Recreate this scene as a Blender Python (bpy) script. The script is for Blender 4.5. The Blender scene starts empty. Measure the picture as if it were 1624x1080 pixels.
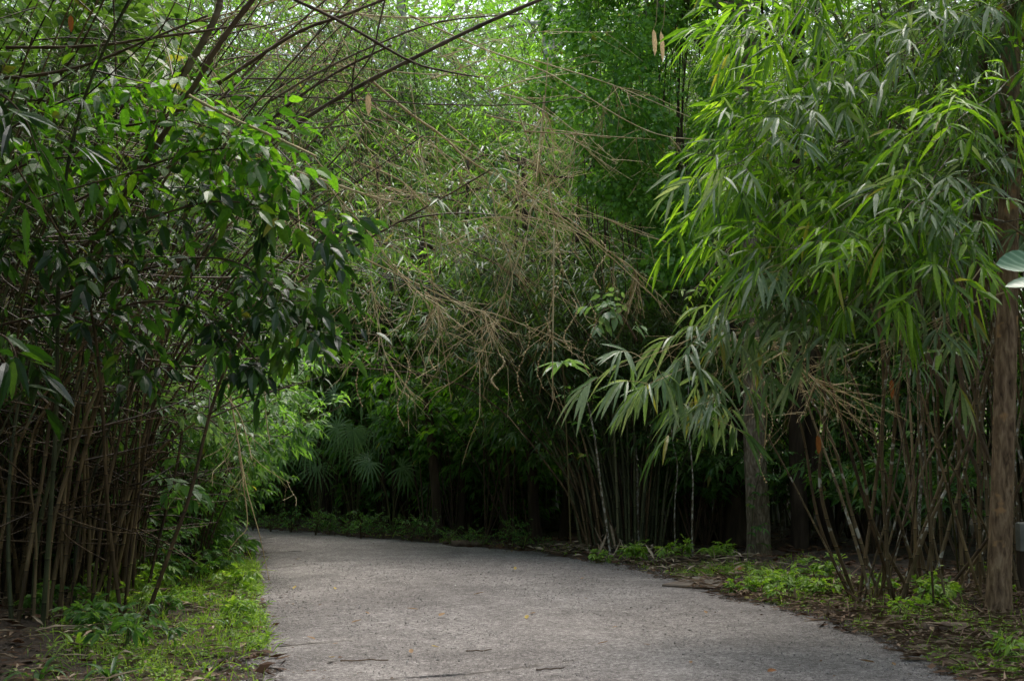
import bpy, math
import numpy as np
from math import radians, sin, cos, pi

# ------------------------------------------------------------------ camera, sky, sun, exposure
scene = bpy.context.scene
COL = scene.collection
F_PX, CX, CY, HOR = 2231.0, 812.0, 540.0, 700.0
PITCH = math.atan((HOR - CY) / F_PX)
EYE = 1.6
cam_data = bpy.data.cameras.new('camera')
cam = bpy.data.objects.new('camera', cam_data)
COL.objects.link(cam)
cam.location = (0, 0, EYE)
cam.rotation_euler = (pi / 2 + PITCH, 0, 0)
cam_data.sensor_width = 36
cam_data.lens = F_PX / 1624 * 36
cam_data.clip_end = 500
cam_data.dof.use_dof = True
cam_data.dof.focus_distance = 17.0
cam_data.dof.aperture_fstop = 4.8
scene.camera = cam

SUN_EL, SUN_AZ = 62, 18          # azimuth clockwise from +Y (straight ahead)
world = bpy.data.worlds.new('World')
scene.world = world
world.use_nodes = True
wn = world.node_tree
bg = wn.nodes['Background']
sky = wn.nodes.new('ShaderNodeTexSky')
sky.sky_type = 'NISHITA'
sky.sun_disc = False
sky.sun_elevation = radians(SUN_EL)
sky.sun_rotation = radians(SUN_AZ)
sky.air_density = 1.2
sky.dust_density = 4.0
hs = wn.nodes.new('ShaderNodeHueSaturation')
hs.inputs['Saturation'].default_value = 0.7
wn.links.new(sky.outputs[0], hs.inputs['Color'])
wn.links.new(hs.outputs[0], bg.inputs[0])
bg.inputs[1].default_value = 0.15
sd = bpy.data.lights.new('sun', 'SUN')
sd.energy = 2.1
sd.angle = radians(45)
sd.color = (1.0, 0.96, 0.9)
sun = bpy.data.objects.new('sun', sd)
COL.objects.link(sun)
sun.rotation_euler = (radians(90 - SUN_EL), 0, radians(180 - SUN_AZ))
scene.view_settings.view_transform = 'Standard'
scene.view_settings.look = 'None'
scene.view_settings.exposure = 1.18
scene.view_settings.gamma = 1
scene.render.engine = 'CYCLES'
cy = scene.cycles
cy.max_bounces = 6
cy.diffuse_bounces = 4
cy.glossy_bounces = 2
cy.transmission_bounces = 4
cy.transparent_max_bounces = 4
cy.sample_clamp_indirect = 4
cy.caustics_reflective = cy.caustics_refractive = False
try:
    cy.use_denoising = True
    cy.denoiser = 'OPENIMAGEDENOISE'
except Exception:
    pass

rng = np.random.default_rng(11)


def U(a, b, n=None):
    return rng.uniform(a, b, n)


# ------------------------------------------------------------------ from the photograph to the place
def P(x, y, d):
    """the point at depth d (metres ahead of the camera) seen at pixel x, y of the photograph"""
    u, v = (x - CX) / F_PX, (CY - y) / F_PX
    Y = cos(PITCH) - sin(PITCH) * v
    Z = sin(PITCH) + cos(PITCH) * v
    return np.array([u / Y * d, d, EYE + Z / Y * d])


def G(x, y):
    """the point of the ground seen at pixel x, y"""
    u, v = (x - CX) / F_PX, (CY - y) / F_PX
    Y = cos(PITCH) - sin(PITCH) * v
    Z = sin(PITCH) + cos(PITCH) * v
    s = -EYE / Z
    return np.array([u * s, Y * s, 0.0])


EDGE_R = np.array([(4.2, -25), (3.9, -5), (3.6, 5)] + [tuple(G(*p)[:2]) for p in
                  [(1530, 1080), (1390, 1012), (1230, 962), (1150, 946), (1060, 915), (960, 893), (880, 880), (700, 862), (550, 850), (400, 836)]]
                  + [(-9, 29.0), (-16, 31), (-24, 32)])
EDGE_L = np.array([(-1.2, -25), (-1.2, -5), (-1.4, 5)] + [tuple(G(*p)[:2]) for p in
                  [(416, 1080), (408, 1020), (400, 960), (398, 920), (396, 885), (390, 862)]]
                  + [(-6.2, 24.2), (-9.5, 25.6), (-16, 27), (-24, 28)])


def resample(poly, n):
    d = np.r_[0, np.cumsum(np.linalg.norm(np.diff(poly, axis=0), axis=1))]
    t = np.linspace(0, d[-1], n)
    return np.stack([np.interp(t, d, poly[:, k]) for k in range(poly.shape[1])], 1)


ROAD_POLY = np.vstack([EDGE_L, EDGE_R[::-1]])


def road_dist(x, y):
    """signed distance to the road edge, positive outside"""
    x = np.atleast_1d(x).astype(float)
    y = np.atleast_1d(y).astype(float)
    best = np.full(x.shape, 1e9)
    inside = np.zeros(x.shape, bool)
    pts = ROAD_POLY
    for i in range(len(pts)):
        a, b = pts[i], pts[(i + 1) % len(pts)]
        ab = b - a
        t = np.clip(((x - a[0]) * ab[0] + (y - a[1]) * ab[1]) / (ab @ ab), 0, 1)
        best = np.minimum(best, np.hypot(x - a[0] - t * ab[0], y - a[1] - t * ab[1]))
        if a[1] != b[1]:
            c = ((a[1] > y) != (b[1] > y)) & (x < (b[0] - a[0]) * (y - a[1]) / (b[1] - a[1]) + a[0])
            inside ^= c
    return np.where(inside, -best, best)


def smooth(a, b, t):
    t = np.clip((t - a) / (b - a), 0, 1)
    return t * t * (3 - 2 * t)


def ground_z(x, y):
    x = np.atleast_1d(x).astype(float)
    y = np.atleast_1d(y).astype(float)
    d = road_dist(x, y)
    k = smooth(0.15, 2.5, d)
    h = 0.07 * np.sin(x * 1.3 + 0.5) * np.cos(y * 0.9) + 0.04 * np.sin(x * 3.1 + y * 2.3) + 0.02 * np.sin(x * 7 - y * 5.3)
    far = smooth(3, 25, d)
    return k * (h + 0.05) + far * 0.9


def gz(p):
    return float(ground_z(p[0], p[1])[0])


def on_ground(x, y):
    p = G(x, y)
    p[2] = gz(p)
    return p


# ------------------------------------------------------------------ mesh helpers
def norm(v):
    return v / np.maximum(np.linalg.norm(v, axis=-1, keepdims=True), 1e-9)


UP = np.array([0, 0, 1.0])


class Mesh:
    def __init__(self):
        self.v, self.f, self.uv, self.n = [], [], [], 0

    def add(self, v, f):
        v = np.asarray(v, float).reshape(-1, 3)
        self.v.append(v)
        self.f.append(np.asarray(f, np.int64).reshape(-1, 3) + self.n)
        self.n += len(v)

    def tubes(self, pts, rad, sides=6, cap=False):
        """pts N,K,3  rad N,K"""
        pts = np.asarray(pts, float)
        if pts.ndim == 2:
            pts = pts[None]
            rad = np.asarray(rad, float)[None]
        N, K, _ = pts.shape
        T = np.empty_like(pts)
        T[:, 1:-1] = pts[:, 2:] - pts[:, :-2]
        T[:, 0] = pts[:, 1] - pts[:, 0]
        T[:, -1] = pts[:, -1] - pts[:, -2]
        T = norm(T)
        ov = norm(pts[:, -1] - pts[:, 0])
        ref = np.where(np.abs(ov[:, 2:3]) > 0.8, np.array([[1.0, 0.13, 0]]), np.array([[0.05, 0.07, 1.0]]))[:, None]
        A = norm(np.cross(T, ref))
        B = np.cross(T, A)
        a = np.linspace(0, 2 * pi, sides, endpoint=False)
        ring = A[:, :, None] * np.cos(a)[None, None, :, None] + B[:, :, None] * np.sin(a)[None, None, :, None]
        V = pts[:, :, None] + ring * np.asarray(rad)[:, :, None, None]
        i = np.arange(K - 1)[:, None] * sides
        j = np.arange(sides)[None]
        q0 = i + j
        q1 = i + (j + 1) % sides
        f = np.concatenate([np.stack([q0, q1, q1 + sides], -1).reshape(-1, 3),
                            np.stack([q0, q1 + sides, q0 + sides], -1).reshape(-1, 3)])
        if cap:
            e = (K - 1) * sides
            f = np.concatenate([f, [[0, k + 1, k] for k in range(1, sides - 1)], [[e, e + k, e + k + 1] for k in range(1, sides - 1)]])
        F = f[None] + (np.arange(N) * K * sides)[:, None, None]
        self.add(V, F)
        return self

    def leaves(self, base, d, nrm, L, W, droop=0.2, kind='mid', prof=None, fold=0.18, curl=0.0):
        base = np.asarray(base, float)
        N = len(base)
        if N == 0:
            return self
        L = np.broadcast_to(L, (N,)).astype(float)
        W = np.broadcast_to(W, (N,)).astype(float)
        droop = np.broadcast_to(droop, (N,)).astype(float)
        d = norm(np.asarray(d, float))
        side = norm(np.cross(d, nrm))
        n = np.cross(side, d)

        def centre(t):
            return base + d * (L * t)[:, None] - UP * (droop * L * t * t)[:, None] + n * (curl * L * t * t)[:, None]
        if kind == 'lo':
            m = centre(0.42)
            V = np.stack([base, m - side * W[:, None] / 2, centre(1.0), m + side * W[:, None] / 2], 1)
            f = np.array([[0, 1, 2], [0, 2, 3]])
            self.add(V, f[None] + (np.arange(N) * 4)[:, None, None])
            return self
        ts, ws = prof if prof else (([0.38], [1.0]) if kind == 'mid' else ([0.12, 0.4, 0.78], [0.62, 1.0, 0.55]))
        rows = [base[:, None]]
        for t, w in zip(ts, ws):
            c = centre(t)
            lift = n * (fold * W * w)[:, None]
            rows.append(np.stack([c - side * (W * w / 2)[:, None] + lift, c, c + side * (W * w / 2)[:, None] + lift], 1))
        rows.append(centre(1.0)[:, None])
        V = np.concatenate(rows, 1)
        k = len(ts)
        f = [[0, 1, 2], [0, 2, 3]]
        for r in range(k - 1):
            a, b = 1 + 3 * r, 4 + 3 * r
            f += [[a, b, b + 1], [a, b + 1, a + 1], [a + 1, b + 1, b + 2], [a + 1, b + 2, a + 2]]
        e = 1 + 3 * k
        a = 1 + 3 * (k - 1)
        f += [[a, e, a + 1], [a + 1, e, a + 2]]
        self.add(V, np.array(f)[None] + (np.arange(N) * (e + 1))[:, None, None])
        return self

    def build(self, name, mat, parent=None, smooth_=True, origin=None):
        me = bpy.data.meshes.new(name)
        v = np.concatenate(self.v) if self.v else np.zeros((0, 3))
        f = np.concatenate(self.f) if self.f else np.zeros((0, 3), int)
        if origin is not None:
            v = v - np.asarray(origin)
        me.vertices.add(len(v))
        me.vertices.foreach_set('co', v.astype(np.float32).ravel())
        me.loops.add(len(f) * 3)
        me.loops.foreach_set('vertex_index', f.astype(np.int32).ravel())
        me.polygons.add(len(f))
        me.polygons.foreach_set('loop_start', np.arange(0, len(f) * 3, 3, dtype=np.int32))
        me.polygons.foreach_set('use_smooth', np.full(len(f), smooth_, bool))
        me.update(calc_edges=True)
        me.materials.append(mat)
        o = bpy.data.objects.new(name, me)
        COL.objects.link(o)
        if parent is not None:
            o.parent = parent
        return o


def thing(name, label, cat, loc=(0, 0, 0), group=None):
    o = bpy.data.objects.new(name, None)
    o.empty_display_size = 0.1
    COL.objects.link(o)
    o.location = tuple(float(a) for a in loc)
    o['label'] = label
    o['category'] = cat
    if group:
        o['group'] = group
    return o


def tag(o, label, cat, group=None, kind=None):
    if label:
        o['label'] = label
    if cat:
        o['category'] = cat
    if group:
        o['group'] = group
    if kind:
        o['kind'] = kind
    return o


def copy_thing(root, loc, rz=0.0, s=1.0, label=None, group=None, tilt=(0, 0)):
    r = root.copy()
    COL.objects.link(r)
    r.location = tuple(float(a) for a in loc)
    r.rotation_euler = (tilt[0], tilt[1], rz)
    r.scale = (s, s, s)
    if label:
        r['label'] = label
    if group:
        r['group'] = group
    for ch in list(root.children):
        c = ch.copy()
        COL.objects.link(c)
        c.parent = r
        for g in ch.children:
            e = g.copy()
            COL.objects.link(e)
            e.parent = c
    return r


def spline(pts, n):
    p = np.asarray(pts, float)
    if len(p) == 2:
        t = np.linspace(0, 1, n)[:, None]
        return p[0] * (1 - t) + p[1] * t
    q = np.vstack([2 * p[0] - p[1], p, 2 * p[-1] - p[-2]])
    seg = len(p) - 1
    tt = np.linspace(0, seg, n)
    i = np.minimum(tt.astype(int), seg - 1)
    u = (tt - i)[:, None]
    a, b, c, d = q[i], q[i + 1], q[i + 2], q[i + 3]
    return 0.5 * ((2 * b) + (-a + c) * u + (2 * a - 5 * b + 4 * c - d) * u ** 2 + (-a + 3 * b - 3 * c + d) * u ** 3)


def at(curve, t):
    t = np.clip(np.asarray(t, float), 0, 1) * (len(curve) - 1)
    i = np.minimum(t.astype(int), len(curve) - 2)
    u = (t - i)[..., None]
    return curve[i] * (1 - u) + curve[i + 1] * u


def rnd_dir(n, zmin=-1.0, zmax=1.0):
    z = U(zmin, zmax, n)
    a = U(0, 2 * pi, n)
    r = np.sqrt(1 - z * z)
    return np.stack([r * np.cos(a), r * np.sin(a), z], 1)


def sprays(lm, tm, org, end, nleaf=7, L=(0.2, 0.3), W=0.11, t0=0.35, ang=(0.5, 1.0), grav=0.35, sag=0.12,
           kind='mid', prof=None, droop=0.25, tw=0.003, flat=0.35, tw_sides=3, fold=0.18):
    """twigs from org to end, each with leaves set alternately on either side"""
    N = len(org)
    if N == 0:
        return
    mid = (org + end) / 2 + UP * (np.linalg.norm(end - org, axis=1) * sag)[:, None]
    t = np.linspace(0, 1, 5)[None, :, None]
    pts = org[:, None] * (1 - t) ** 2 + mid[:, None] * 2 * t * (1 - t) + end[:, None] * t * t
    if tm is not None:
        r = np.linspace(1, 0.35, 5)[None] * tw * U(0.8, 1.3, (N, 1))
        tm.tubes(pts, r, tw_sides)
    tl = np.linspace(t0, 1.0, nleaf)[None] + U(-0.04, 0.04, (N, nleaf))
    tl = np.clip(tl, 0, 1)[..., None]
    pos = org[:, None] * (1 - tl) ** 2 + mid[:, None] * 2 * tl * (1 - tl) + end[:, None] * tl ** 2
    tan = norm(2 * (1 - tl) * (mid - org)[:, None] + 2 * tl * (end - mid)[:, None])
    roll = norm(UP + rng.normal(0, flat, (N, 3)))[:, None]
    side = norm(np.cross(tan, roll))
    sgn = np.where(np.arange(nleaf) % 2 == 0, 1, -1)[None] * np.where(U(0, 1, (N, 1)) > 0.5, 1, -1)
    a = np.linspace(ang[1], ang[0], nleaf)[None] * U(0.7, 1.25, (N, nleaf)) * sgn
    a[:, -1] *= 0.15
    d = tan * np.cos(a)[..., None] + side * np.sin(a)[..., None]
    d = norm(d + rng.normal(0, 0.13, d.shape) - UP * (grav * U(0.4, 1.5, (N, nleaf)))[..., None])
    up = np.broadcast_to(roll, d.shape) + rng.normal(0, flat, d.shape)
    LL = U(L[0], L[1], (N, nleaf)) * (0.75 + 0.25 * np.sin(np.linspace(0.6, 2.6, nleaf)))[None]
    keep = U(0, 1, (N, nleaf)) > 0.08
    lm.leaves(pos[keep], d[keep], up[keep], LL[keep], LL[keep] * W * U(0.85, 1.15, keep.sum()), U(droop * 0.4, droop * 1.6, keep.sum()),
              kind=kind, prof=prof, fold=fold)


def foliage_on(lm, tm, curve, n, t=(0.4, 1.0), reach=(0.4, 1.0), down=0.25, out=None, tpow=1.0, **kw):
    """n sprays spread along a curve"""
    tt = t[0] + (t[1] - t[0]) * U(0, 1, n) ** tpow
    org = at(curve, tt)
    tan = norm(at(curve, np.minimum(tt + 0.03, 1)) - at(curve, np.maximum(tt - 0.03, 0)))
    d = rnd_dir(n, -0.7, 0.8)
    d = d - tan * (d * tan).sum(1, keepdims=True) * 0.7 + tan * 0.45
    if out is not None:
        d = d + np.asarray(out)
    d = norm(d) - UP * down * U(0.2, 1.4, (n, 1))
    end = org + norm(d) * U(reach[0], reach[1], n)[:, None]
    sprays(lm, tm, org, end, **kw)


# ------------------------------------------------------------------ materials
def new_mat(name):
    m = bpy.data.materials.new(name)
    m.use_nodes = True
    nt = m.node_tree
    return m, nt, nt.nodes['Principled BSDF'], nt.nodes['Material Output']


def ramp(nt, stops):
    r = nt.nodes.new('ShaderNodeValToRGB')
    el = r.color_ramp.elements
    while len(el) < len(stops):
        el.new(0.5)
    for e, (p, c) in zip(el, stops):
        e.position = p
        e.color = (*c, 1)
    return r


def math_(nt, op, a, b=None, clamp=False):
    n = nt.nodes.new('ShaderNodeMath')
    n.operation = op
    n.use_clamp = clamp
    for i, v in enumerate((a, b)):
        if v is None:
            continue
        if isinstance(v, (int, float)):
            n.inputs[i].default_value = v
        else:
            nt.links.new(v, n.inputs[i])
    return n.outputs[0]


def noise(nt, scale, detail=3, vec=None, dist=0.0):
    n = nt.nodes.new('ShaderNodeTexNoise')
    n.inputs['Scale'].default_value = scale
    n.inputs['Detail'].default_value = detail
    n.inputs['Distortion'].default_value = dist
    if vec is not None:
        nt.links.new(vec, n.inputs['Vector'])
    return n.outputs['Fac']


def leaf_mat(name, cols, trans=0.4, rough=0.4, spec=0.5, tcol=None, clump=0.35, aged=0.01):
    m, nt, bs, out = new_mat(name)
    geo = nt.nodes.new('ShaderNodeNewGeometry')
    tc = nt.nodes.new('ShaderNodeTexCoord')
    info = nt.nodes.new('ShaderNodeObjectInfo')
    ns = noise(nt, 1.1, 2, tc.outputs['Object'])
    a = math_(nt, 'MULTIPLY', geo.outputs['Random Per Island'], 1 - clump)
    b = math_(nt, 'MULTIPLY', ns, clump)
    c = math_(nt, 'ADD', a, b)
    d = math_(nt, 'ADD', c, math_(nt, 'MULTIPLY', math_(nt, 'SUBTRACT', info.outputs['Random'], 0.5), 0.12), True)
    st = [(i / max(1, len(cols) - 1) if len(cols) > 1 else 0, c_) for i, c_ in enumerate(cols)]
    r = ramp(nt, st)
    nt.links.new(d, r.inputs[0])
    old = math_(nt, 'GREATER_THAN', math_(nt, 'FRACT', math_(nt, 'MULTIPLY', geo.outputs['Random Per Island'], 71.3)), 1 - aged)
    n3 = noise(nt, 45, 3, tc.outputs['Object'])
    var = ramp(nt, [(0.3, (0.78, 0.8, 0.8)), (0.7, (1.18, 1.15, 1.1))])
    nt.links.new(n3, var.inputs[0])
    mv = nt.nodes.new('ShaderNodeMixRGB')
    mv.blend_type = 'MULTIPLY'
    mv.inputs[0].default_value = 1
    nt.links.new(r.outputs[0], mv.inputs[1])
    nt.links.new(var.outputs[0], mv.inputs[2])
    ag = nt.nodes.new('ShaderNodeMixRGB')
    ag.inputs[2].default_value = (0.26, 0.25, 0.06, 1)
    nt.links.new(old, ag.inputs[0])
    nt.links.new(mv.outputs[0], ag.inputs[1])
    r = ag
    nt.links.new(r.outputs[0], bs.inputs['Base Color'])
    bs.inputs['Roughness'].default_value = rough
    bs.inputs['Specular IOR Level'].default_value = spec
    tr = nt.nodes.new('ShaderNodeBsdfTranslucent')
    g = nt.nodes.new('ShaderNodeMixRGB')
    g.blend_type = 'MULTIPLY'
    g.inputs[0].default_value = 1
    g.inputs[2].default_value = (*(tcol or (2.0, 2.1, 0.8)), 1)
    nt.links.new(r.outputs[0], g.inputs[1])
    nt.links.new(g.outputs[0], tr.inputs[0])
    mx = nt.nodes.new('ShaderNodeMixShader')
    mx.inputs[0].default_value = trans
    nt.links.new(bs.outputs[0], mx.inputs[1])
    nt.links.new(tr.outputs[0], mx.inputs[2])
    nt.links.new(mx.outputs[0], out.inputs[0])
    return m


def bark_mat(name, c0, c1, c2, scale=(9, 9, 1.5), bump=0.5, rough=0.85, spots=None, rnd=True, rings=None):
    m, nt, bs, out = new_mat(name)
    tc = nt.nodes.new('ShaderNodeTexCoord')
    mp = nt.nodes.new('ShaderNodeMapping')
    mp.inputs['Scale'].default_value = scale
    nt.links.new(tc.outputs['Object'], mp.inputs[0])
    n1 = noise(nt, 1.0, 6, mp.outputs[0], 0.6)
    fac = n1
    if rnd:
        geo = nt.nodes.new('ShaderNodeNewGeometry')
        info = nt.nodes.new('ShaderNodeObjectInfo')
        k = math_(nt, 'ADD', math_(nt, 'MULTIPLY', geo.outputs['Random Per Island'], 0.3), math_(nt, 'MULTIPLY', info.outputs['Random'], 0.3))
        fac = math_(nt, 'ADD', math_(nt, 'MULTIPLY', n1, 0.75), math_(nt, 'SUBTRACT', k, 0.18), True)
    r = ramp(nt, [(0.25, c0), (0.5, c1), (0.78, c2)])
    nt.links.new(fac, r.inputs[0])
    colr = r.outputs[0]
    if spots:
        sc_, thr, sc_col = spots
        n2 = noise(nt, sc_, 3, tc.outputs['Object'])
        rr = ramp(nt, [(thr, (0, 0, 0)), (thr + 0.05, (1, 1, 1))])
        nt.links.new(n2, rr.inputs[0])
        mx = nt.nodes.new('ShaderNodeMixRGB')
        nt.links.new(rr.outputs[0], mx.inputs[0])
        nt.links.new(colr, mx.inputs[1])
        mx.inputs[2].default_value = (*sc_col, 1)
        colr = mx.outputs[0]
    if rings:
        sp = nt.nodes.new('ShaderNodeSeparateXYZ')
        nt.links.new(tc.outputs['Object'], sp.inputs[0])
        inf = nt.nodes.new('ShaderNodeObjectInfo')
        z = math_(nt, 'ADD', math_(nt, 'MULTIPLY', sp.outputs['Z'], rings), math_(nt, 'MULTIPLY', inf.outputs['Random'], 7.0))
        fr = math_(nt, 'FRACT', z)
        rr = ramp(nt, [(0.0, (0.35, 0.35, 0.35)), (0.03, (0.3, 0.3, 0.3)), (0.045, (1.9, 1.9, 1.8)), (0.09, (1.1, 1.1, 1.1)), (0.6, (1.0, 1.0, 1.0)), (0.93, (0.8, 0.8, 0.8))])
        nt.links.new(fr, rr.inputs[0])
        mr = nt.nodes.new('ShaderNodeMixRGB')
        mr.blend_type = 'MULTIPLY'
        mr.inputs[0].default_value = 1
        nt.links.new(colr, mr.inputs[1])
        nt.links.new(rr.outputs[0], mr.inputs[2])
        colr = mr.outputs[0]
    nt.links.new(colr, bs.inputs['Base Color'])
    bs.inputs['Roughness'].default_value = rough
    bs.inputs['Specular IOR Level'].default_value = 0.3
    if bump:
        bp = nt.nodes.new('ShaderNodeBump')
        bp.inputs['Strength'].default_value = bump
        bp.inputs['Distance'].default_value = 0.02
        nt.links.new(n1, bp.inputs['Height'])
        nt.links.new(bp.outputs[0], bs.inputs['Normal'])
    return m


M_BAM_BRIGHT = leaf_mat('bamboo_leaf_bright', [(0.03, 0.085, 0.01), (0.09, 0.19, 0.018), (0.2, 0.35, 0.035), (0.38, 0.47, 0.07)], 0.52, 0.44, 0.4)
M_BAM_GREY = leaf_mat('bamboo_leaf_dusty', [(0.07, 0.14, 0.05), (0.13, 0.21, 0.10), (0.22, 0.29, 0.18), (0.34, 0.39, 0.29)], 0.3, 0.4)
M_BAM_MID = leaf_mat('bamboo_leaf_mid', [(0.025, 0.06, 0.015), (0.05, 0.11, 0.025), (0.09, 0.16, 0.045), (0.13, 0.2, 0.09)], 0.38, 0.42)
M_BAM_FAR = leaf_mat('bamboo_leaf_far', [(0.06, 0.15, 0.02), (0.13, 0.28, 0.035), (0.19, 0.36, 0.06), (0.3, 0.44, 0.16)], 0.43, 0.48, 0.35, clump=0.45)
M_BROAD = leaf_mat('broad_leaf', [(0.008, 0.022, 0.010), (0.016, 0.045, 0.012), (0.035, 0.10, 0.014), (0.15, 0.26, 0.03)], 0.42, 0.33, 0.55)
M_BROAD_MID = leaf_mat('understorey_leaf', [(0.035, 0.09, 0.025), (0.07, 0.17, 0.045), (0.13, 0.26, 0.065), (0.21, 0.34, 0.11)], 0.43, 0.42, 0.4)
M_BROAD_YOUNG = leaf_mat('young_broad_leaf', [(0.02, 0.06, 0.01), (0.05, 0.14, 0.015), (0.10, 0.24, 0.02), (0.26, 0.36, 0.035)], 0.5, 0.4, 0.4)
M_CREEPER = leaf_mat('creeper_leaf', [(0.03, 0.09, 0.025), (0.07, 0.18, 0.035), (0.15, 0.32, 0.05), (0.26, 0.42, 0.07)], 0.35, 0.45, clump=0.55)
M_HERB = leaf_mat('herb_leaf', [(0.07, 0.14, 0.02), (0.14, 0.26, 0.035), (0.25, 0.4, 0.06), (0.42, 0.5, 0.14)], 0.42, 0.45)
M_STRAP = leaf_mat('strap_leaf', [(0.03, 0.08, 0.025), (0.05, 0.12, 0.035), (0.08, 0.17, 0.05)], 0.35, 0.35)
M_PALM = leaf_mat('palm_leaf', [(0.10, 0.19, 0.08), (0.16, 0.27, 0.12), (0.24, 0.36, 0.19)], 0.35, 0.35)
M_DRYLEAF = leaf_mat('dry_leaf', [(0.10, 0.05, 0.025), (0.2, 0.11, 0.05), (0.3, 0.19, 0.09), (0.4, 0.3, 0.17)], 0.2, 0.7, 0.3, (1.2, 1.0, 0.8), 0.2)
M_YELLOWLEAF = leaf_mat('yellow_fallen_leaf', [(0.35, 0.25, 0.04), (0.45, 0.34, 0.07)], 0.2, 0.6, 0.3, (1.2, 1.0, 0.8), 0.2)
M_STRAWLEAF = leaf_mat('straw_hanging_leaf', [(0.42, 0.32, 0.19), (0.6, 0.48, 0.32)], 0.45, 0.7, 0.3, (1.3, 1.2, 1.0), 0.2)
M_ORANGELEAF = leaf_mat('orange_fallen_leaf', [(0.24, 0.09, 0.025), (0.34, 0.14, 0.04)], 0.2, 0.6, 0.3, (1.2, 1.0, 0.8), 0.2)
M_LITTER = leaf_mat('litter_leaf', [(0.035, 0.018, 0.01), (0.07, 0.035, 0.02), (0.12, 0.065, 0.035), (0.22, 0.14, 0.08)], 0.12, 0.75, 0.3, (1.2, 1.0, 0.8), 0.3)
M_WOODLAND = leaf_mat('woodland_leaf', [(0.035, 0.08, 0.02), (0.07, 0.14, 0.03), (0.12, 0.2, 0.06)], 0.3, 0.5)

M_CULM_DEAD = bark_mat('culm_dry', (0.025, 0.015, 0.008), (0.10, 0.065, 0.032), (0.33, 0.24, 0.13), (14, 14, 2.2), 0.2, 0.55, rings=3.1)
M_CULM_GREEN = bark_mat('culm_green', (0.03, 0.036, 0.018), (0.085, 0.095, 0.045), (0.19, 0.18, 0.10), (10, 10, 2), 0.1, 0.45, rings=2.7)
M_CULM_TAN = bark_mat('culm_tan', (0.05, 0.036, 0.02), (0.13, 0.095, 0.05), (0.28, 0.22, 0.13), (12, 12, 2.5), 0.15, 0.55, spots=(7, 0.6, (0.5, 0.5, 0.45)), rings=3.6)
M_STICK = bark_mat('dead_branch', (0.26, 0.185, 0.085), (0.48, 0.37, 0.19), (0.68, 0.58, 0.36), (6, 6, 6), 0.15, 0.75)
M_STICK_DARK = bark_mat('dark_branch', (0.035, 0.022, 0.014), (0.085, 0.055, 0.035), (0.18, 0.125, 0.08), (6, 6, 6), 0.2, 0.75)
M_STICK_BROWN = bark_mat('brown_branch', (0.06, 0.045, 0.03), (0.15, 0.11, 0.075), (0.28, 0.22, 0.15), (6, 6, 6), 0.2, 0.7)
M_TWIG = bark_mat('green_twig', (0.05, 0.05, 0.02), (0.09, 0.09, 0.035), (0.15, 0.14, 0.06), (6, 6, 6), 0, 0.6)
M_BARK_BROWN = bark_mat('bark_brown', (0.05, 0.03, 0.018), (0.25, 0.165, 0.10), (0.5, 0.36, 0.23), (26, 26, 6.5), 1.0, 0.85, rnd=False, spots=(4.5, 0.6, (0.46, 0.27, 0.13)))
M_BARK_GREY = bark_mat('bark_grey', (0.07, 0.052, 0.036), (0.21, 0.165, 0.115), (0.44, 0.37, 0.28), (32, 32, 9), 1.0, 0.9, rnd=False, spots=(5, 0.68, (0.3, 0.32, 0.25)))
M_BARK_DARK = bark_mat('bark_dark', (0.025, 0.018, 0.012), (0.06, 0.042, 0.028), (0.12, 0.085, 0.06), (10, 10, 2), 0.8, 0.9, rnd=False)
M_BARK_PALE = bark_mat('bark_pale', (0.15, 0.14, 0.12), (0.32, 0.31, 0.28), (0.5, 0.5, 0.47), (6, 6, 1.5), 0.5, 0.85, rnd=False)
M_SAPLING = bark_mat('bark_mottled', (0.08, 0.06, 0.035), (0.15, 0.12, 0.08), (0.25, 0.22, 0.15), (9, 9, 3), 0.3, 0.8, spots=(26, 0.5, (0.42, 0.4, 0.34)))
M_SHEATH = bark_mat('bamboo_sheath', (0.13, 0.08, 0.05), (0.28, 0.2, 0.13), (0.5, 0.42, 0.3), (20, 20, 20), 0.2, 0.7)


def soil_material():
    m, nt, bs, out = new_mat('forest_soil')
    tc = nt.nodes.new('ShaderNodeTexCoord')
    o = tc.outputs['Object']
    n1 = noise(nt, 1.2, 5, o)
    n2 = noise(nt, 22, 6, o)
    f = math_(nt, 'ADD', math_(nt, 'MULTIPLY', n1, 0.5), math_(nt, 'MULTIPLY', n2, 0.5))
    r = ramp(nt, [(0.32, (0.02, 0.013, 0.009)), (0.5, (0.05, 0.034, 0.022)), (0.68, (0.11, 0.08, 0.055))])
    nt.links.new(f, r.inputs[0])
    nt.links.new(r.outputs[0], bs.inputs['Base Color'])
    bs.inputs['Roughness'].default_value = 0.95
    bp = nt.nodes.new('ShaderNodeBump')
    bp.inputs['Strength'].default_value = 0.7
    bp.inputs['Distance'].default_value = 0.04
    nt.links.new(n2, bp.inputs['Height'])
    nt.links.new(bp.outputs[0], bs.inputs['Normal'])
    return m


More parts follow.
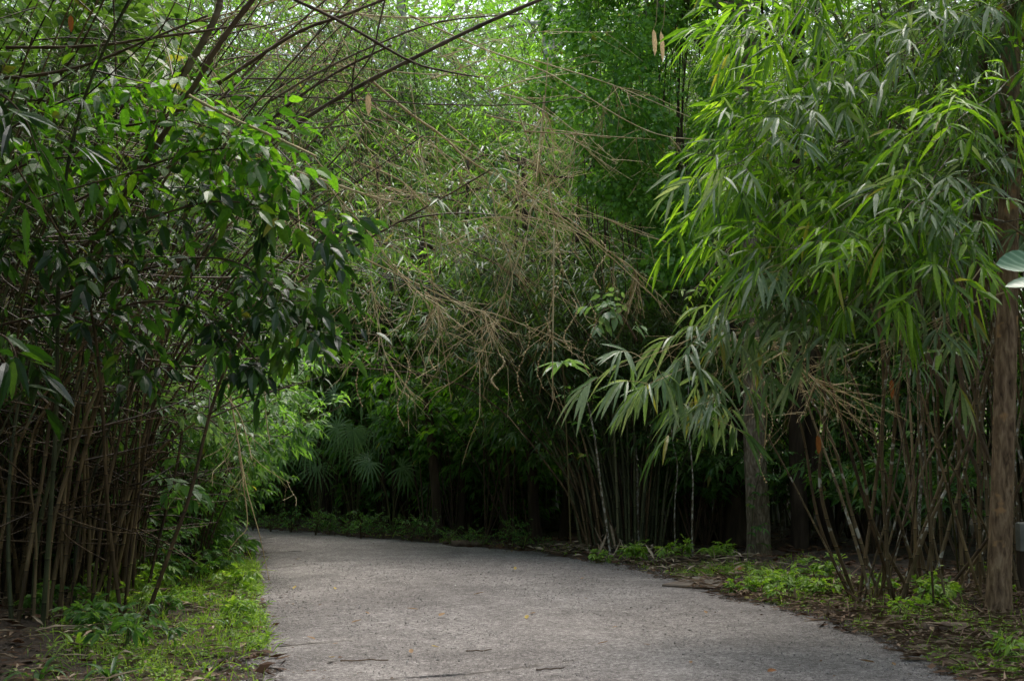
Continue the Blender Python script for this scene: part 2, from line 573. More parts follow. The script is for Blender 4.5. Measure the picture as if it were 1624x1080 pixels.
def road_material():
    m, nt, bs, out = new_mat('road_gravel')
    tc = nt.nodes.new('ShaderNodeTexCoord')
    o = tc.outputs['Object']
    big = noise(nt, 0.55, 4, o, 0.5)
    mid = noise(nt, 5, 5, o)
    vo = nt.nodes.new('ShaderNodeTexVoronoi')
    vo.inputs['Scale'].default_value = 62
    nt.links.new(o, vo.inputs['Vector'])
    vo2 = nt.nodes.new('ShaderNodeTexVoronoi')
    vo2.inputs['Scale'].default_value = 24
    nt.links.new(o, vo2.inputs['Vector'])
    sep = nt.nodes.new('ShaderNodeSeparateColor')
    nt.links.new(vo.outputs['Color'], sep.inputs[0])
    sep2 = nt.nodes.new('ShaderNodeSeparateColor')
    nt.links.new(vo2.outputs['Color'], sep2.inputs[0])
    f = math_(nt, 'ADD', math_(nt, 'MULTIPLY', big, 0.34), math_(nt, 'MULTIPLY', mid, 0.22))
    f = math_(nt, 'ADD', f, math_(nt, 'MULTIPLY', sep.outputs[0], 0.32))
    f = math_(nt, 'ADD', f, math_(nt, 'MULTIPLY', sep2.outputs[0], 0.14))
    st = noise(nt, 0.9, 4, o, 1.2)
    f = math_(nt, 'SUBTRACT', f, math_(nt, 'MULTIPLY', math_(nt, 'SUBTRACT', st, 0.47), 0.32))
    gr = noise(nt, 150, 3, o)
    f = math_(nt, 'ADD', f, math_(nt, 'MULTIPLY', math_(nt, 'SUBTRACT', gr, 0.5), 1.1))
    r = ramp(nt, [(0.22, (0.07, 0.062, 0.058)), (0.5, (0.16, 0.145, 0.136)), (0.8, (0.40, 0.37, 0.35))])
    nt.links.new(f, r.inputs[0])
    nt.links.new(r.outputs[0], bs.inputs['Base Color'])
    bs.inputs['Roughness'].default_value = 0.9
    bs.inputs['Specular IOR Level'].default_value = 0.25
    bp = nt.nodes.new('ShaderNodeBump')
    bp.inputs['Strength'].default_value = 0.6
    bp.inputs['Distance'].default_value = 0.012
    h = math_(nt, 'ADD', math_(nt, 'MULTIPLY', vo.outputs['Distance'], -1.0), math_(nt, 'MULTIPLY', mid, 1.5))
    nt.links.new(h, bp.inputs['Height'])
    nt.links.new(bp.outputs[0], bs.inputs['Normal'])
    return m


M_SOIL = soil_material()
M_ROAD = road_material()
M_STONE = bark_mat('gravel_stone', (0.16, 0.15, 0.14), (0.32, 0.30, 0.28), (0.6, 0.58, 0.55), (8, 8, 8), 0, 0.85)
M_CONCRETE = bark_mat('muddy_concrete', (0.1, 0.075, 0.055), (0.17, 0.14, 0.11), (0.25, 0.22, 0.18), (2.5, 2.5, 2.5), 0.4, 0.8, rnd=False)
M_POST = bark_mat('post_paint', (0.1, 0.1, 0.09), (0.2, 0.2, 0.18), (0.3, 0.3, 0.27), (5, 5, 5), 0.1, 0.7, rnd=False)

# ------------------------------------------------------------------ ground and road
def grid_mesh(X, Y, Z):
    a, b = X.shape
    V = np.stack([X, Y, Z], -1).reshape(-1, 3)
    i = np.arange(a - 1)[:, None] * b + np.arange(b - 1)[None]
    f = np.concatenate([np.stack([i, i + 1, i + b + 1], -1).reshape(-1, 3), np.stack([i, i + b + 1, i + b], -1).reshape(-1, 3)])
    return V, f


gx = np.concatenate([np.linspace(-120, -14, 14), np.arange(-13.6, 13.7, 0.22), np.linspace(14, 120, 14)])
gy = np.concatenate([np.linspace(-60, -4, 12), np.arange(-3, 36, 0.22), np.linspace(37, 200, 20)])
GX, GY = np.meshgrid(gx, gy)
GZ = ground_z(GX.ravel(), GY.ravel()).reshape(GX.shape)
GZ = GZ - 0.03 * (road_dist(GX.ravel(), GY.ravel()).reshape(GX.shape) < -0.25)
g = Mesh()
V, f = grid_mesh(GX, GY, GZ)
g.add(V, f)
tag(g.build('ground', M_SOIL), 'dark forest floor of soil under the bamboo', 'ground', kind='structure')

NR, NC = 700, 40
el, er = resample(EDGE_L, NR), resample(EDGE_R, NR)
tr_ = np.linspace(0, 1, NR)
el = el + (0.07 * np.sin(tr_ * 190) + 0.05 * np.sin(tr_ * 431 + 1) + 0.04 * np.sin(tr_ * 900) + rng.normal(0, 0.035, NR))[:, None] * np.array([1, -0.3])
er = er + (0.09 * np.sin(tr_ * 170 + 2) + 0.06 * np.sin(tr_ * 397) + 0.04 * np.sin(tr_ * 850) + rng.normal(0, 0.04, NR))[:, None] * np.array([0.8, 0.6])
u = np.linspace(0, 1, NC)[None, :, None]
RP = el[:, None] * (1 - u) + er[:, None] * u
prof_h = np.sin(np.linspace(0, pi, NC)) * 0.03
ruts = -0.012 * np.exp(-((np.linspace(0, 1, NC) - 0.3) / 0.06) ** 2) - 0.012 * np.exp(-((np.linspace(0, 1, NC) - 0.68) / 0.06) ** 2)
RZ = 0.004 + (prof_h + ruts)[None] + 0.006 * np.sin(RP[..., 0] * 2.3 + RP[..., 1] * 1.1)
RZ[:, 0] = RZ[:, -1] = 0.002
g = Mesh()
V, f = grid_mesh(RP[..., 0], RP[..., 1], RZ)
g.add(V, f)
tag(g.build('road', M_ROAD), 'pale grey gravel road curving left into the forest', 'road', kind='structure')


def scatter(n, x0, x1, y0, y1, test):
    x, y = U(x0, x1, n), U(y0, y1, n)
    k = test(road_dist(x, y), x, y)
    return x[k], y[k]


# loose gravel on the road
x, y = scatter(60000, -4, 4.5, 7.5, 19, lambda d, x, y: (d < 0.25) & (U(0, 1, len(x)) < np.clip(0.25 + 0.75 * np.exp(-np.abs(d) / 0.3), 0, 1)))
n = len(x)
s = U(0.003, 0.010, n) * np.where(U(0, 1, n) > 0.97, 1.8, 1)
octa = np.array([[1, 0, 0], [0, 1, 0], [-1, 0, 0], [0, -1, 0], [0, 0, 1.0], [0, 0, -1]])
of = np.array([[0, 1, 4], [1, 2, 4], [2, 3, 4], [3, 0, 4], [1, 0, 5], [2, 1, 5], [3, 2, 5], [0, 3, 5]])
V = octa[None] * (s[:, None, None] * U(0.6, 1.3, (n, 6, 1))) * np.array([1, 1, 0.6])
V = V + np.stack([x, y, np.full(n, 0.012) + 0.022 * (road_dist(x, y) < -0.7)], 1)[:, None]
g = Mesh()
g.add(V, of[None] + (np.arange(n) * 6)[:, None, None])
tag(g.build('gravel', M_STONE, smooth_=False), 'loose grey stone chips scattered over the gravel road', 'gravel', kind='stuff')

# leaf litter
g = Mesh()
x, y = scatter(60000, -13, 13, 7, 32, lambda d, x, y: (d > -0.15) & (d < 7) & (U(0, 1, len(x)) < 0.9))
n = len(x)
p = np.stack([x, y, ground_z(x, y) + 0.012 + U(0, 0.03, n)], 1)
L = U(0.05, 0.16, n)
g.leaves(p, rnd_dir(n, -0.1, 0.3), UP + rng.normal(0, 0.35, (n, 3)), L, L * U(0.15, 0.5, n), U(-0.1, 0.2, n), 'lo')
tag(g.build('leaf_litter', M_LITTER, smooth_=False), 'brown fallen leaf litter covering the verges and forest floor', 'leaf litter', kind='stuff')
g = Mesh()
x, y = scatter(60000, -5, 6, 7, 27, lambda d, x, y: (d > -1.6) & (d < 0.3) & (U(0, 1, len(x)) < np.exp(-np.maximum(-d, 0) / (0.17 + .14 * np.sin(x * 2 + y * 1.7)))))
n = len(x)
p = np.stack([x, y, 0.02 + 0.01 * (road_dist(x, y) < -0.5)], 1)
L = U(0.012, 0.045, n)
g.leaves(p, rnd_dir(n, -0.05, 0.15), UP + rng.normal(0, 0.3, (n, 3)), L, L * U(0.2, 0.5, n), 0.0, 'lo')
tag(g.build('crumbled_litter', M_LITTER, smooth_=False), 'brown crumbled leaf bits strewn along the road edge', 'leaf litter', kind='stuff')


# verge grass and ground cover
def ground_cover(name, label, n, x0, x1, y0, y1, test, hgt):
    g = Mesh()
    x, y = scatter(n, x0, x1, y0, y1, test)
    m = len(x)
    pat = np.sin(x * 3.1 + 1.7 * np.sin(y * 1.3)) * np.sin(y * 2.3 + 1.1 * np.sin(x * 2.1)) + U(-0.7, 0.9, m)
    k = pat > 0.1
    x, y = x[k], y[k]
    m = len(x)
    p = np.stack([x, y, ground_z(x, y)], 1)
    # grass blades
    a = U(0, 1, m) < 0.62
    q = p[a]
    c = len(q)
    L = U(0.5, 1.5, c) * hgt
    g.leaves(q, UP + rng.normal(0, 0.45, (c, 3)), rnd_dir(c, -0.2, 0.2), L * np.where(U(0, 1, c) > .85, 1.7, 1), U(0.005, 0.012, c), U(0.1, 0.7, c), 'mid')
    # small herbs
    q = p[~a]
    q = q[np.sin(q[:, 0] * 5.3 + 2 * np.sin(q[:, 1] * 2.7)) * np.sin(q[:, 1] * 4.1) > -0.15]
    c = len(q)
    h = U(0.15, 0.8, c) * hgt * 0.8
    for j in range(5):
        d = rnd_dir(c, -0.1, 0.6)
        L = U(0.02, 0.055, c)
        g.leaves(q + UP * (h * U(0.3, 1, c))[:, None] + rng.normal(0, 0.012, (c, 3)), d, UP + rng.normal(0, 0.35, (c, 3)), L, L * U(0.4, 0.65, c), 0.2, 'mid')
    tag(g.build(name, M_HERB, smooth_=False), label, 'grass', kind='stuff')


ground_cover('grass', 'bright green grass and weeds on the verge left of the road', 46000, -4.6, -1.2, 8, 19,
             lambda d, x, y: (d > -0.1) & (U(0, 1, len(x)) < np.clip(1.25 - np.abs(d - 0.35) / 1.15, 0.0, 1)) & (U(0, 1, len(x)) < np.clip((y - 8.2) / 3, 0.12, 1)), 0.17)
ground_cover('grass', 'bright green grass and weeds on the verge right of the road', 70000, 1.6, 8, 9, 18,
             lambda d, x, y: (d > 0.02) & (d < 2.8) & ~((y > 14.3) & (y < 16.2) & (x < 2.9)) & (U(0, 1, len(x)) < np.clip(1.05 - np.abs(d - 0.7) / 1.4, 0.0, 0.9)) & (y > 9.5), 0.13)
ground_cover('grass', 'thin strip of low weeds along the far edge of the road bend', 9000, -9, 2, 18, 30,
             lambda d, x, y: (d > 0.02) & (d < 0.9) & (y > 18), 0.12)
# broken dry sheaths among the weeds
for (nm, lab, n, x0, x1, y0, y1, lo, hi) in [('dry_litter', 'straw coloured dry bamboo bits among the weeds of the right verge', 9000, 1.8, 7.5, 9, 16, -0.05, 3.2),
                                             ('dry_litter', 'straw coloured dry bamboo bits on the dark soil of the left verge', 1500, -7, -1.3, 9, 16, 0.1, 4),
                                             ('dry_litter', 'straw coloured dry bits along the verge below the fanning clump', 1500, -1, 4, 16, 21, -0.05, 1.6)]:
    g = Mesh()
    x, y = scatter(n, x0, x1, y0, y1, lambda d, x, y: (d > lo) & (d < hi))
    m = len(x)
    L = U(0.05, 0.36, m) * U(.4, 1, m)
    dd_ = norm(np.stack([rng.normal(0, 1, m), rng.normal(0, .6, m), U(-.05, .22, m)], 1))
    g.leaves(np.stack([x, y, ground_z(x, y) + U(.03, .09, m)], 1), dd_, UP + rng.normal(0, .4, (m, 3)), L, U(.012, .045, m), 0.05, 'mid', fold=.4)
    tag(g.build(nm, M_SHEATH, smooth_=False), lab, 'litter', kind='stuff')


# ------------------------------------------------------------------ bamboo
rng = np.random.default_rng(105)
def culm_radius(t, r0, r1, K, node=True):
    r = r0 + (r1 - r0) * t ** 1.2
    if node:
        r = r * np.where(np.arange(K) % 4 == 0, 1.08, 1.0)
    return r


def add_culm(parent, curve, r0, r1, mat, sides=7, name='culm', node=True, K=41):
    c = spline(curve, K)
    # pull samples next to the nodes so that the rings stay narrow
    t = np.linspace(0, 1, K)
    step = 1 / (K - 1)
    k = np.arange(K) % 4
    t = t + np.where(k == 1, -0.75 * step, 0) + np.where(k == 3, 0.75 * step, 0)
    c = at(spline(curve, 81), np.clip(t, 0, 1))
    m = Mesh().tubes(c, culm_radius(t, r0, r1, K, node), sides, cap=True)
    org = np.array(parent.location)
    o = m.build(name, mat, parent, origin=org)
    return o, c


# --- the big dry clump on the left
base_c = np.array([-4.6, 13.0, 0.0])
tA = thing('bamboo_clump', 'tall dense clump of dry brown bamboo culms rising from the left verge', 'bamboo', base_c)
lm, tm = Mesh(), Mesh()
nA = 98
dead_a = Mesh()
for i in range(nA + 190):
    px = U(-120, 236) if i < nA + 130 else U(-330, 60)
    d0 = U(12.0, 14.9) if i < nA else U(13.5, 16.0)
    b = np.array([(px - CX) / F_PX * d0, d0, 0.0])
    b[2] = gz(b) - 0.05
    k = np.clip((px + 200) / 430, 0, 1)
    lean = U(0.05, 0.35) + 0.28 * k
    if U(0, 1) < 0.16:
        lean = U(-0.4, 0.1)
    H = U(2.6, 5.6) if i % 6 else U(5.5, 8)
    side = rng.normal(0, 0.4)
    fwd = rng.normal(-0.1, 0.22)
    m1 = b + np.array([lean * 0.12 * H * 0.5 + side * 0.15, fwd * 0.3, H * 0.22]) + rng.normal(0, 0.05, 3)
    m2 = b + np.array([lean * 0.42 * H * 0.6 + side * 0.5, fwd * 1.1, H * 0.56]) + rng.normal(0, 0.10, 3)
    e = b + np.array([lean * H * 0.85 + side * 1.2, fwd * 3.0, H * U(0.8, 1.0)])
    r0 = U(0.010, 0.024)
    if i < nA:
        o, c = add_culm(tA, [b, m1, m2, e], r0, r0 * 0.35, M_CULM_DEAD if U(0, 1) < 0.82 or px > 140 else M_CULM_GREEN)
    else:
        c = spline([b, m1, m2, e], 25)
        dead_a.tubes(c, np.linspace(r0, r0 * 0.4, 25) * 0.75, 5)
    # side twigs and some leaves in the crown
    nT = 5
    tt = U(0.25, 0.98, nT)
    org = at(c, tt)
    end = org + norm(rnd_dir(nT, -0.4, 0.7) + np.array([0.3, 0, 0])) * U(0.4, 1.5, nT)[:, None]
    mid = (org + end) / 2 + rng.normal(0, 0.06, (nT, 3))
    s_ = np.linspace(0, 1, 5)[None, :, None]
    pts = org[:, None] * (1 - s_) ** 2 + mid[:, None] * 2 * s_ * (1 - s_) + end[:, None] * s_ * s_
    dead_a.tubes(pts, np.linspace(0.007, 0.003, 5)[None] * U(0.7, 1.4, (nT, 1)), 4)
    if i % 7 == 0:
        foliage_on(lm, tm, c, 12, (0.62, 1.0), (0.4, 1.3), 0.25, nleaf=7, L=(0.14, 0.26), W=0.13, kind='mid', t0=0.3)
dead_a.build('dead_twig_sprays', M_CULM_DEAD, tA, origin=base_c)['kind'] = 'stuff'
lm.build('foliage', M_BAM_MID, tA, False, base_c)
tm.build('branchwork', M_TWIG, tA, origin=base_c)


rng = np.random.default_rng(502)
# --- the dark green clump in the middle, behind the road's right edge
def clump(name_label, base, spread, n, H, lean_fn, r, mat, leaf_mat_, spray_n, L, W, kind, leaf_t=(0.35, 1), reach=(0.4, 1.2), K=41, group=None, grav=0.35, nleaf=7, dead=0.3):
    t = thing('bamboo_clump', name_label, 'bamboo', base, group)
    lm, tm = Mesh(), Mesh()
    for i in range(n):
        a = U(0, 2 * pi)
        rr = math.sqrt(U(0, 1)) * spread
        b = base + np.array([rr * cos(a), rr * sin(a) * 0.7, 0])
        b[2] = gz(b) - 0.05
        h = U(*H)
        lx, ly = lean_fn(rr * cos(a) / spread, rr * sin(a) / spread)
        m1 = b + np.array([lx * 0.10 * h, ly * 0.1 * h, h * 0.3])
        m2 = b + np.array([lx * 0.38 * h, ly * 0.35 * h, h * 0.66])
        e = b + np.array([lx * 0.95 * h, ly * 0.9 * h, h * U(0.85, 1.0) * (1 - 0.12 * min(1.5, abs(lx) + abs(ly)))])
        r0 = U(*r)
        o, c = add_culm(t, [b, m1, m2, e], r0, r0 * 0.25, M_CULM_DEAD if U(0, 1) < dead else mat, 6, K=K)
        foliage_on(lm, tm, c, spray_n, leaf_t, reach, 0.3, nleaf=nleaf, L=L, W=W, kind=kind, grav=grav)
    lm.build('foliage', leaf_mat_, t, False, base)
    tm.build('branchwork', M_TWIG, t, origin=base)
    return t


bB = on_ground(985, 872)
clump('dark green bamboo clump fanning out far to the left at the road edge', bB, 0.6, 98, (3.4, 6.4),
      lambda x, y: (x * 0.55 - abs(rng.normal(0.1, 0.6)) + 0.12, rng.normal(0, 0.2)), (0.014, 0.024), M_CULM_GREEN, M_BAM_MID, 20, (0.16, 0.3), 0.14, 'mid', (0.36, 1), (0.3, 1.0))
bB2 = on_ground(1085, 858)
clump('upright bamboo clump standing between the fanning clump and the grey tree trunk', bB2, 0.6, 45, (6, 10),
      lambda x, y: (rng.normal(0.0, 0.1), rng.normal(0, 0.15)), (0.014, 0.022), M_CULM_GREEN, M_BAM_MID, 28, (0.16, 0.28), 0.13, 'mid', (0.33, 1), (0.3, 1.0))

rng = np.random.default_rng(503)
# --- the thin tangled clump on the right, whose bright sprays hang over the road
base_c = np.array([5.0, 14.0, 0.0])
base_c[2] = gz(base_c)
tC = thing('bamboo_clump', 'thin tangled tan bamboo clump with bright green drooping leaves above the right verge', 'bamboo', base_c)
lm, tm, lg, ld = Mesh(), Mesh(), Mesh(), Mesh()
for i in range(52):
    px = U(1335, 1640) if i > 9 else [1352, 1362, 1372, 1418, 1430, 1462, 1470, 1497, 1520, 1548][i]
    d0 = U(13.3, 16.0) if i > 9 else U(13.6, 14.2)
    b = np.array([(px - CX) / F_PX * d0, d0, 0.0])
    b[2] = gz(b) - 0.04
    H = U(3.0, 7.5)
    dx = float(np.clip(rng.normal(0.0, 0.33), -0.5, 0.6))
    if abs(dx) > .3:
        H = U(2, 4)
    dy = rng.normal(-0.1, 0.15)
    m1 = b + np.array([dx * H * 0.3, dy * H * 0.2, H * 0.3]) + rng.normal(0, 0.06, 3)
    m2 = b + np.array([dx * H * 0.62, dy * H * 0.5, H * 0.62]) + rng.normal(0, 0.10, 3)
    e = b + np.array([dx * H * 1.0 - 0.2, dy * H, H])
    r0 = U(0.010, 0.021)
    add_culm(tC, [b, m1, m2, e], r0, r0 * 0.4, M_CULM_TAN if U(0, 1) < 0.8 else M_CULM_DEAD)
rng = np.random.default_rng(501)
# arching leafy culms: photograph points (x, y, depth) of the bend and the tip
arcs = []
for i in range(31):
    tipx = U(1140, 1560)
    tipy = U(20, 430) if tipx > 1230 else U(20, 330)
    if i % 4 == 0:
        tipy = U(-250, 20)
    if 1300 < tipx < 1480 and U(0, 1) < 0.25:
        tipy = U(400, 520)
    arcs.append((tipx, tipy, U(9.8, 13.0)))
for q in [(1140, 290), (1180, 345), (1205, 430), (1260, 480), (1150, 395), (1225, 250), (1310, 545), (1190, 200), (1240, 60), (1165, 60), (1290, 400), (1215, 510)]:
    arcs.append((q[0], q[1], U(10.5, 12.5)))
for ai, (tx, ty, d) in enumerate(arcs):
    b = np.array([U(4.6, 7.2), U(13.0, 16.0), 0])
    b[2] = gz(b)
    e = P(tx, ty, d)
    top = max(e[2] + U(0.6, 1.6), 3.5)
    m1 = b * 0.92 + e * 0.08
    m1[2] = top * 0.5
    m2 = b * 0.5 + e * 0.5
    m2[2] = top
    m3 = b * 0.2 + e * 0.8
    m3[2] = top - (top - e[2]) * 0.45
    o, c = add_culm(tC, [b, m1, m2, m3, e], U(0.012, 0.018), 0.003, M_CULM_TAN, 6)
    foliage_on([lm, lm, ld, lm, lm, lg, lm, lm][ai % 8], tm, c, 30, (0.52, 1.0), (0.2, 0.75), 0.15, out=(-0.45, -0.35, 0), nleaf=7, L=(0.14, 0.31), W=0.155, kind='hi', grav=U(0.1, 0.45), droop=0.3, t0=0.55, ang=(0.25, 1.1), flat=0.5)
lm.build('foliage', M_BAM_BRIGHT, tC, False, base_c)
ld.build('foliage', M_BAM_MID, tC, False, base_c)
lg.build('foliage', M_BAM_GREY, tC, False, base_c)
tm.build('branchwork', M_TWIG, tC, origin=base_c)


# ------------------------------------------------------------------ palmate dusty sprays in front of the grey trunk
rng = np.random.default_rng(106)
def fan_branch(label, ptsxyd, fans, Lr=(0.26, 0.42), n=8, mat=M_BAM_GREY, r=0.007, group=None, name='bamboo_branch'):
    c = spline([P(*q) for q in ptsxyd], 30)
    base = c[0]
    t = thing(name, label, 'bamboo branch', base, group)
    Mesh().tubes(c, np.linspace(r, r * 0.35, 30), 6, cap=True).build('stem', M_STICK, t, origin=base)
    lm, tm = Mesh(), Mesh()
    tt = np.r_[np.linspace(0.3, 1, fans)]
    org = at(c, tt)
    tan = norm(at(c, np.minimum(tt + 0.05, 1)) - at(c, tt - 0.05))
    d = norm(tan * 0.8 + rnd_dir(fans, -0.6, 0.4) * 1.1)
    end = org + d * U(0.15, 0.6, fans)[:, None]
    sprays(lm, tm, org, end, nleaf=n, L=Lr, W=0.13, t0=0.66, ang=(0.2, 1.25), grav=0.28, kind='hi', droop=0.4, flat=0.3,
           prof=([0.1, 0.35, 0.65, 0.88], [0.55, 1.0, 0.85, 0.4]))
    lm.build('foliage', mat, t, False, base)
    tm.build('branchwork', M_STICK, t, origin=base)
    return t


fan_branch('dusty grey-green bamboo spray reaching furthest towards the middle of the road', [(1290, 430, 12.6), (1180, 500, 12.0), (1090, 540, 11.4), (1005, 575, 11.0)], 14, (0.2, 0.36))
fan_branch('dusty grey-green bamboo spray hanging in front of the top of the grey tree trunk', [(1330, 480, 12.8), (1250, 530, 12.2), (1180, 590, 11.6), (1120, 640, 11.2)], 12, (0.2, 0.34))
fan_branch('pale dusty bamboo spray hanging highest, below the bright green leaves', [(1420, 330, 12.4), (1350, 350, 11.8), (1280, 385, 11.3), (1235, 430, 11.0)], 15, (0.18, 0.36))
fan_branch('dusty bamboo spray with dry tips right above the dead twigs at the grey trunk', [(1380, 400, 12.6), (1290, 420, 12.2), (1215, 455, 11.8), (1165, 500, 11.6)], 16, (0.18, 0.34))
fan_branch('long leaved bamboo spray reaching left just above the lowest hanging tips', [(1260, 470, 12.4), (1170, 530, 11.8), (1090, 580, 11.3), (1030, 610, 11.0)], 10, (0.2, 0.36))
fan_branch('small green bamboo spray drooping lowest on the left side of the grey trunk', [(1240, 560, 12.6), (1170, 600, 12.2), (1125, 640, 11.9), (1095, 665, 11.8)], 7, (0.2, 0.32), mat=M_BAM_MID)
fan_branch('dark bamboo spray hanging against the brown trunk at the right edge', [(1560, 420, 12.2), (1530, 460, 11.9), (1500, 500, 11.7), (1470, 560, 11.5)], 8, (0.2, 0.34), mat=M_BAM_GREY)
fan_branch('yellow-green bamboo spray hanging over the thin tan stems', [(1500, 330, 11.9), (1440, 380, 11.3), (1400, 420, 11.0), (1360, 470, 10.8)], 12, (0.2, 0.36), mat=M_BAM_BRIGHT)

# ------------------------------------------------------------------ dead poles and branches over the road
rng = np.random.default_rng(107)
def dead_branch(label, ptsxyd, r0, r1, mat=M_STICK, twigs=14, tl=(0.15, 0.7), hang=0.3, sub=2, group=None, name='dead_branch', whorl=True, t=(0.15, 1), tr=0.0026):
    pts = np.array([P(*q) for q in ptsxyd])
    K = 49
    c = spline(pts, K)
    c[1:-1] += rng.normal(0, r0 * 0.05, (K - 2, 3))
    base = c[0]
    th = thing(name, label, 'dead branch', base, group)
    tt = np.linspace(0, 1, K)
    rr = (r0 + (r1 - r0) * tt) * np.where(np.arange(K) % 6 == 0, 1.3, 1.0)
    Mesh().tubes(c, rr, 7, cap=True).build('stem', mat, th, origin=base)
    if twigs:
        m = Mesh()
        if whorl:
            nn = max(2, twigs // 3)
            pos = np.repeat(U(t[0], t[1], nn), 3)
        else:
            pos = U(t[0], t[1], twigs)
        org = at(c, pos)
        n = len(org)
        tan = norm(at(c, np.minimum(pos + 0.03, 1)) - at(c, np.maximum(pos - 0.03, 0)))
        d = norm(tan * 0.7 + rnd_dir(n, -0.8, 0.5) - UP * hang)
        L = U(tl[0], tl[1], n)
        for lev in range(sub + 1):
            end = org + d * L[:, None] - UP * (L * hang * 0.3)[:, None]
            mid = (org + end) / 2 + rng.normal(0, 0.05, (len(org), 3)) * L[:, None]
            s_ = np.linspace(0, 1, 4)[None, :, None]
            pp = org[:, None] * (1 - s_) ** 2 + mid[:, None] * 2 * s_ * (1 - s_) + end[:, None] * s_ * s_
            m.tubes(pp, np.linspace(1, 0.6, 4)[None] * tr * (0.75 ** lev) * U(0.8, 1.3, (len(org), 1)), 4)
            if lev == sub:
                break
            k = 2
            f_ = U(0.35, 1.0, (len(org), k))[..., None]
            o2 = (org[:, None] * (1 - f_) + end[:, None] * f_).reshape(-1, 3)
            d = norm(np.repeat(d, k, 0) * 0.9 + rnd_dir(len(o2), -0.8, 0.6) * 0.75)
            L = np.repeat(L, k) * U(0.35, 0.8, len(o2))
            org = o2
        m.build('branchwork', M_STICK if mat is M_STICK else M_STICK_DARK, th, origin=base)
    return th


D = dead_branch
D('thick brown bare pole crossing the left leaves diagonally up to the top edge', [(195, 310, 11.9), (245, 235, 11.8), (300, 150, 11.6), (355, 60, 11.4), (425, -30, 11.2)], 0.026, 0.022, M_STICK_DARK, 6, (0.3, 0.7), 0.1)
D('long straight tan pole slanting up to the right across the upper middle', [(395, 245, 13.0), (540, 154, 12.6), (648, 97, 12.2), (760, 42, 11.9), (880, -10, 11.6)], 0.020, 0.016, M_STICK_BROWN, 9, (0.3, 0.9), 0.2)
D('thin dark pole crossing the long tan pole from the top edge down to the right', [(450, -8, 11.6), (540, 35, 11.7), (648, 96, 12.0), (700, 112, 12.3), (760, 123, 12.6)], 0.015, 0.007, M_STICK_DARK, 6, (0.2, 0.5), 0.4)
D('brown pole rising towards the top edge just above the long tan pole', [(347, 133, 12.6), (467, 55, 12.3), (545, 25, 12.1), (640, -12, 12.0)], 0.017, 0.012, M_STICK_DARK, 8, (0.3, 0.8), 0.1)
D('nearly level grey pole crossing high above the left leaves', [(10, 76, 12.0), (110, 75, 11.9), (180, 70, 11.9), (230, 62, 11.8), (300, 53, 11.8), (400, 38, 11.8)], 0.014, 0.010, M_STICK_DARK, 5, (0.2, 0.5), 0.1)
D('curved dark pole rising gently from the left edge above the broad leaves', [(-20, 126, 11.9), (70, 118, 11.8), (150, 99, 11.8), (230, 66, 11.7), (330, 25, 11.7)], 0.016, 0.009, M_STICK_DARK, 6, (0.2, 0.6), 0.1)
D('short bare pole with a cut end sloping down to the right above the left leaves', [(300, 152, 11.3), (360, 184, 11.2), (430, 215, 11.1), (501, 248, 11.0)], 0.012, 0.009, M_STICK, 0)
D('thin dark stick running level from the left leaves to the middle', [(305, 150, 12.4), (420, 153, 12.8), (545, 157, 13.3), (690, 166, 13.9), (830, 166, 14.4), (925, 154, 14.8)], 0.008, 0.005, M_STICK_DARK, 10, (0.2, 0.5), 0.5)
D('forked grey dead branch pointing right from the tip of the left leaves', [(375, 233, 12.4), (470, 272, 12.8), (545, 297, 13.1), (600, 315, 13.4), (636, 322, 13.6)], 0.012, 0.008, M_STICK, 14, (0.2, 0.6), 0.1, t=(0.5, 1))
D('dark bare branch rising right behind the left leaves into the dead twigs', [(372, 232, 12.9), (430, 190, 12.9), (480, 150, 12.8), (540, 112, 12.8), (620, 72, 12.6)], 0.015, 0.010, M_STICK_DARK, 10, (0.2, 0.6), 0.1)
D('long arching tan dead branch coming down through the middle with a fan of twigs', [(585, 125, 13.5), (650, 180, 14.0), (700, 215, 14.4), (745, 255, 14.6), (815, 295, 14.8), (880, 338, 15.0), (960, 400, 15.0), (1042, 476, 15.0)], 0.014, 0.005, M_STICK, 18, (0.3, 0.9), 0.25)
D('thin dead branch descending from the top edge to the creeper covered tree', [(650, 25, 13.0), (760, 75, 14.0), (860, 112, 15.0), (925, 150, 15.5), (1000, 195, 15.6), (1060, 217, 15.6), (1150, 223, 15.6)], 0.009, 0.004, M_STICK, 12, (0.2, 0.7), 0.3)
D('tan dead branch kinked at its end and hanging over the middle of the road', [(560, 255, 14.2), (640, 290, 14.6), (700, 350, 15.0), (780, 345, 15.2), (870, 350, 15.0), (950, 385, 14.8)], 0.008, 0.004, M_STICK, 18, (0.3, 0.8), 0.5)
D('dead branch reaching out over the middle with drooping twig ends', [(545, 395, 14.6), (640, 440, 15.0), (740, 486, 15.2), (790, 500, 15.2), (880, 535, 15.2)], 0.009, 0.004, M_STICK, 18, (0.2, 0.7), 0.5)
D('dead branch whose tip hangs like a broom beside the dark leafy clump', [(900, 345, 15.0), (960, 395, 15.0), (1003, 425, 15.0), (1012, 450, 15.0), (1022, 505, 15.0)], 0.007, 0.003, M_STICK, 18, (0.15, 0.45), 0.6)
D('bent straw coloured stick hanging down on the left of the tangle', [(595, 380, 14.8), (588, 440, 14.8), (597, 490, 14.8), (610, 560, 14.8), (635, 600, 14.8)], 0.008, 0.004, M_STICK, 20, (0.2, 0.6), 0.4)
D('straw coloured stick hanging straight down in the middle of the tangle', [(780, 300, 15.0), (790, 360, 15.0), (812, 430, 15.0), (805, 500, 15.0)], 0.008, 0.004, M_STICK, 20, (0.2, 0.6), 0.5)
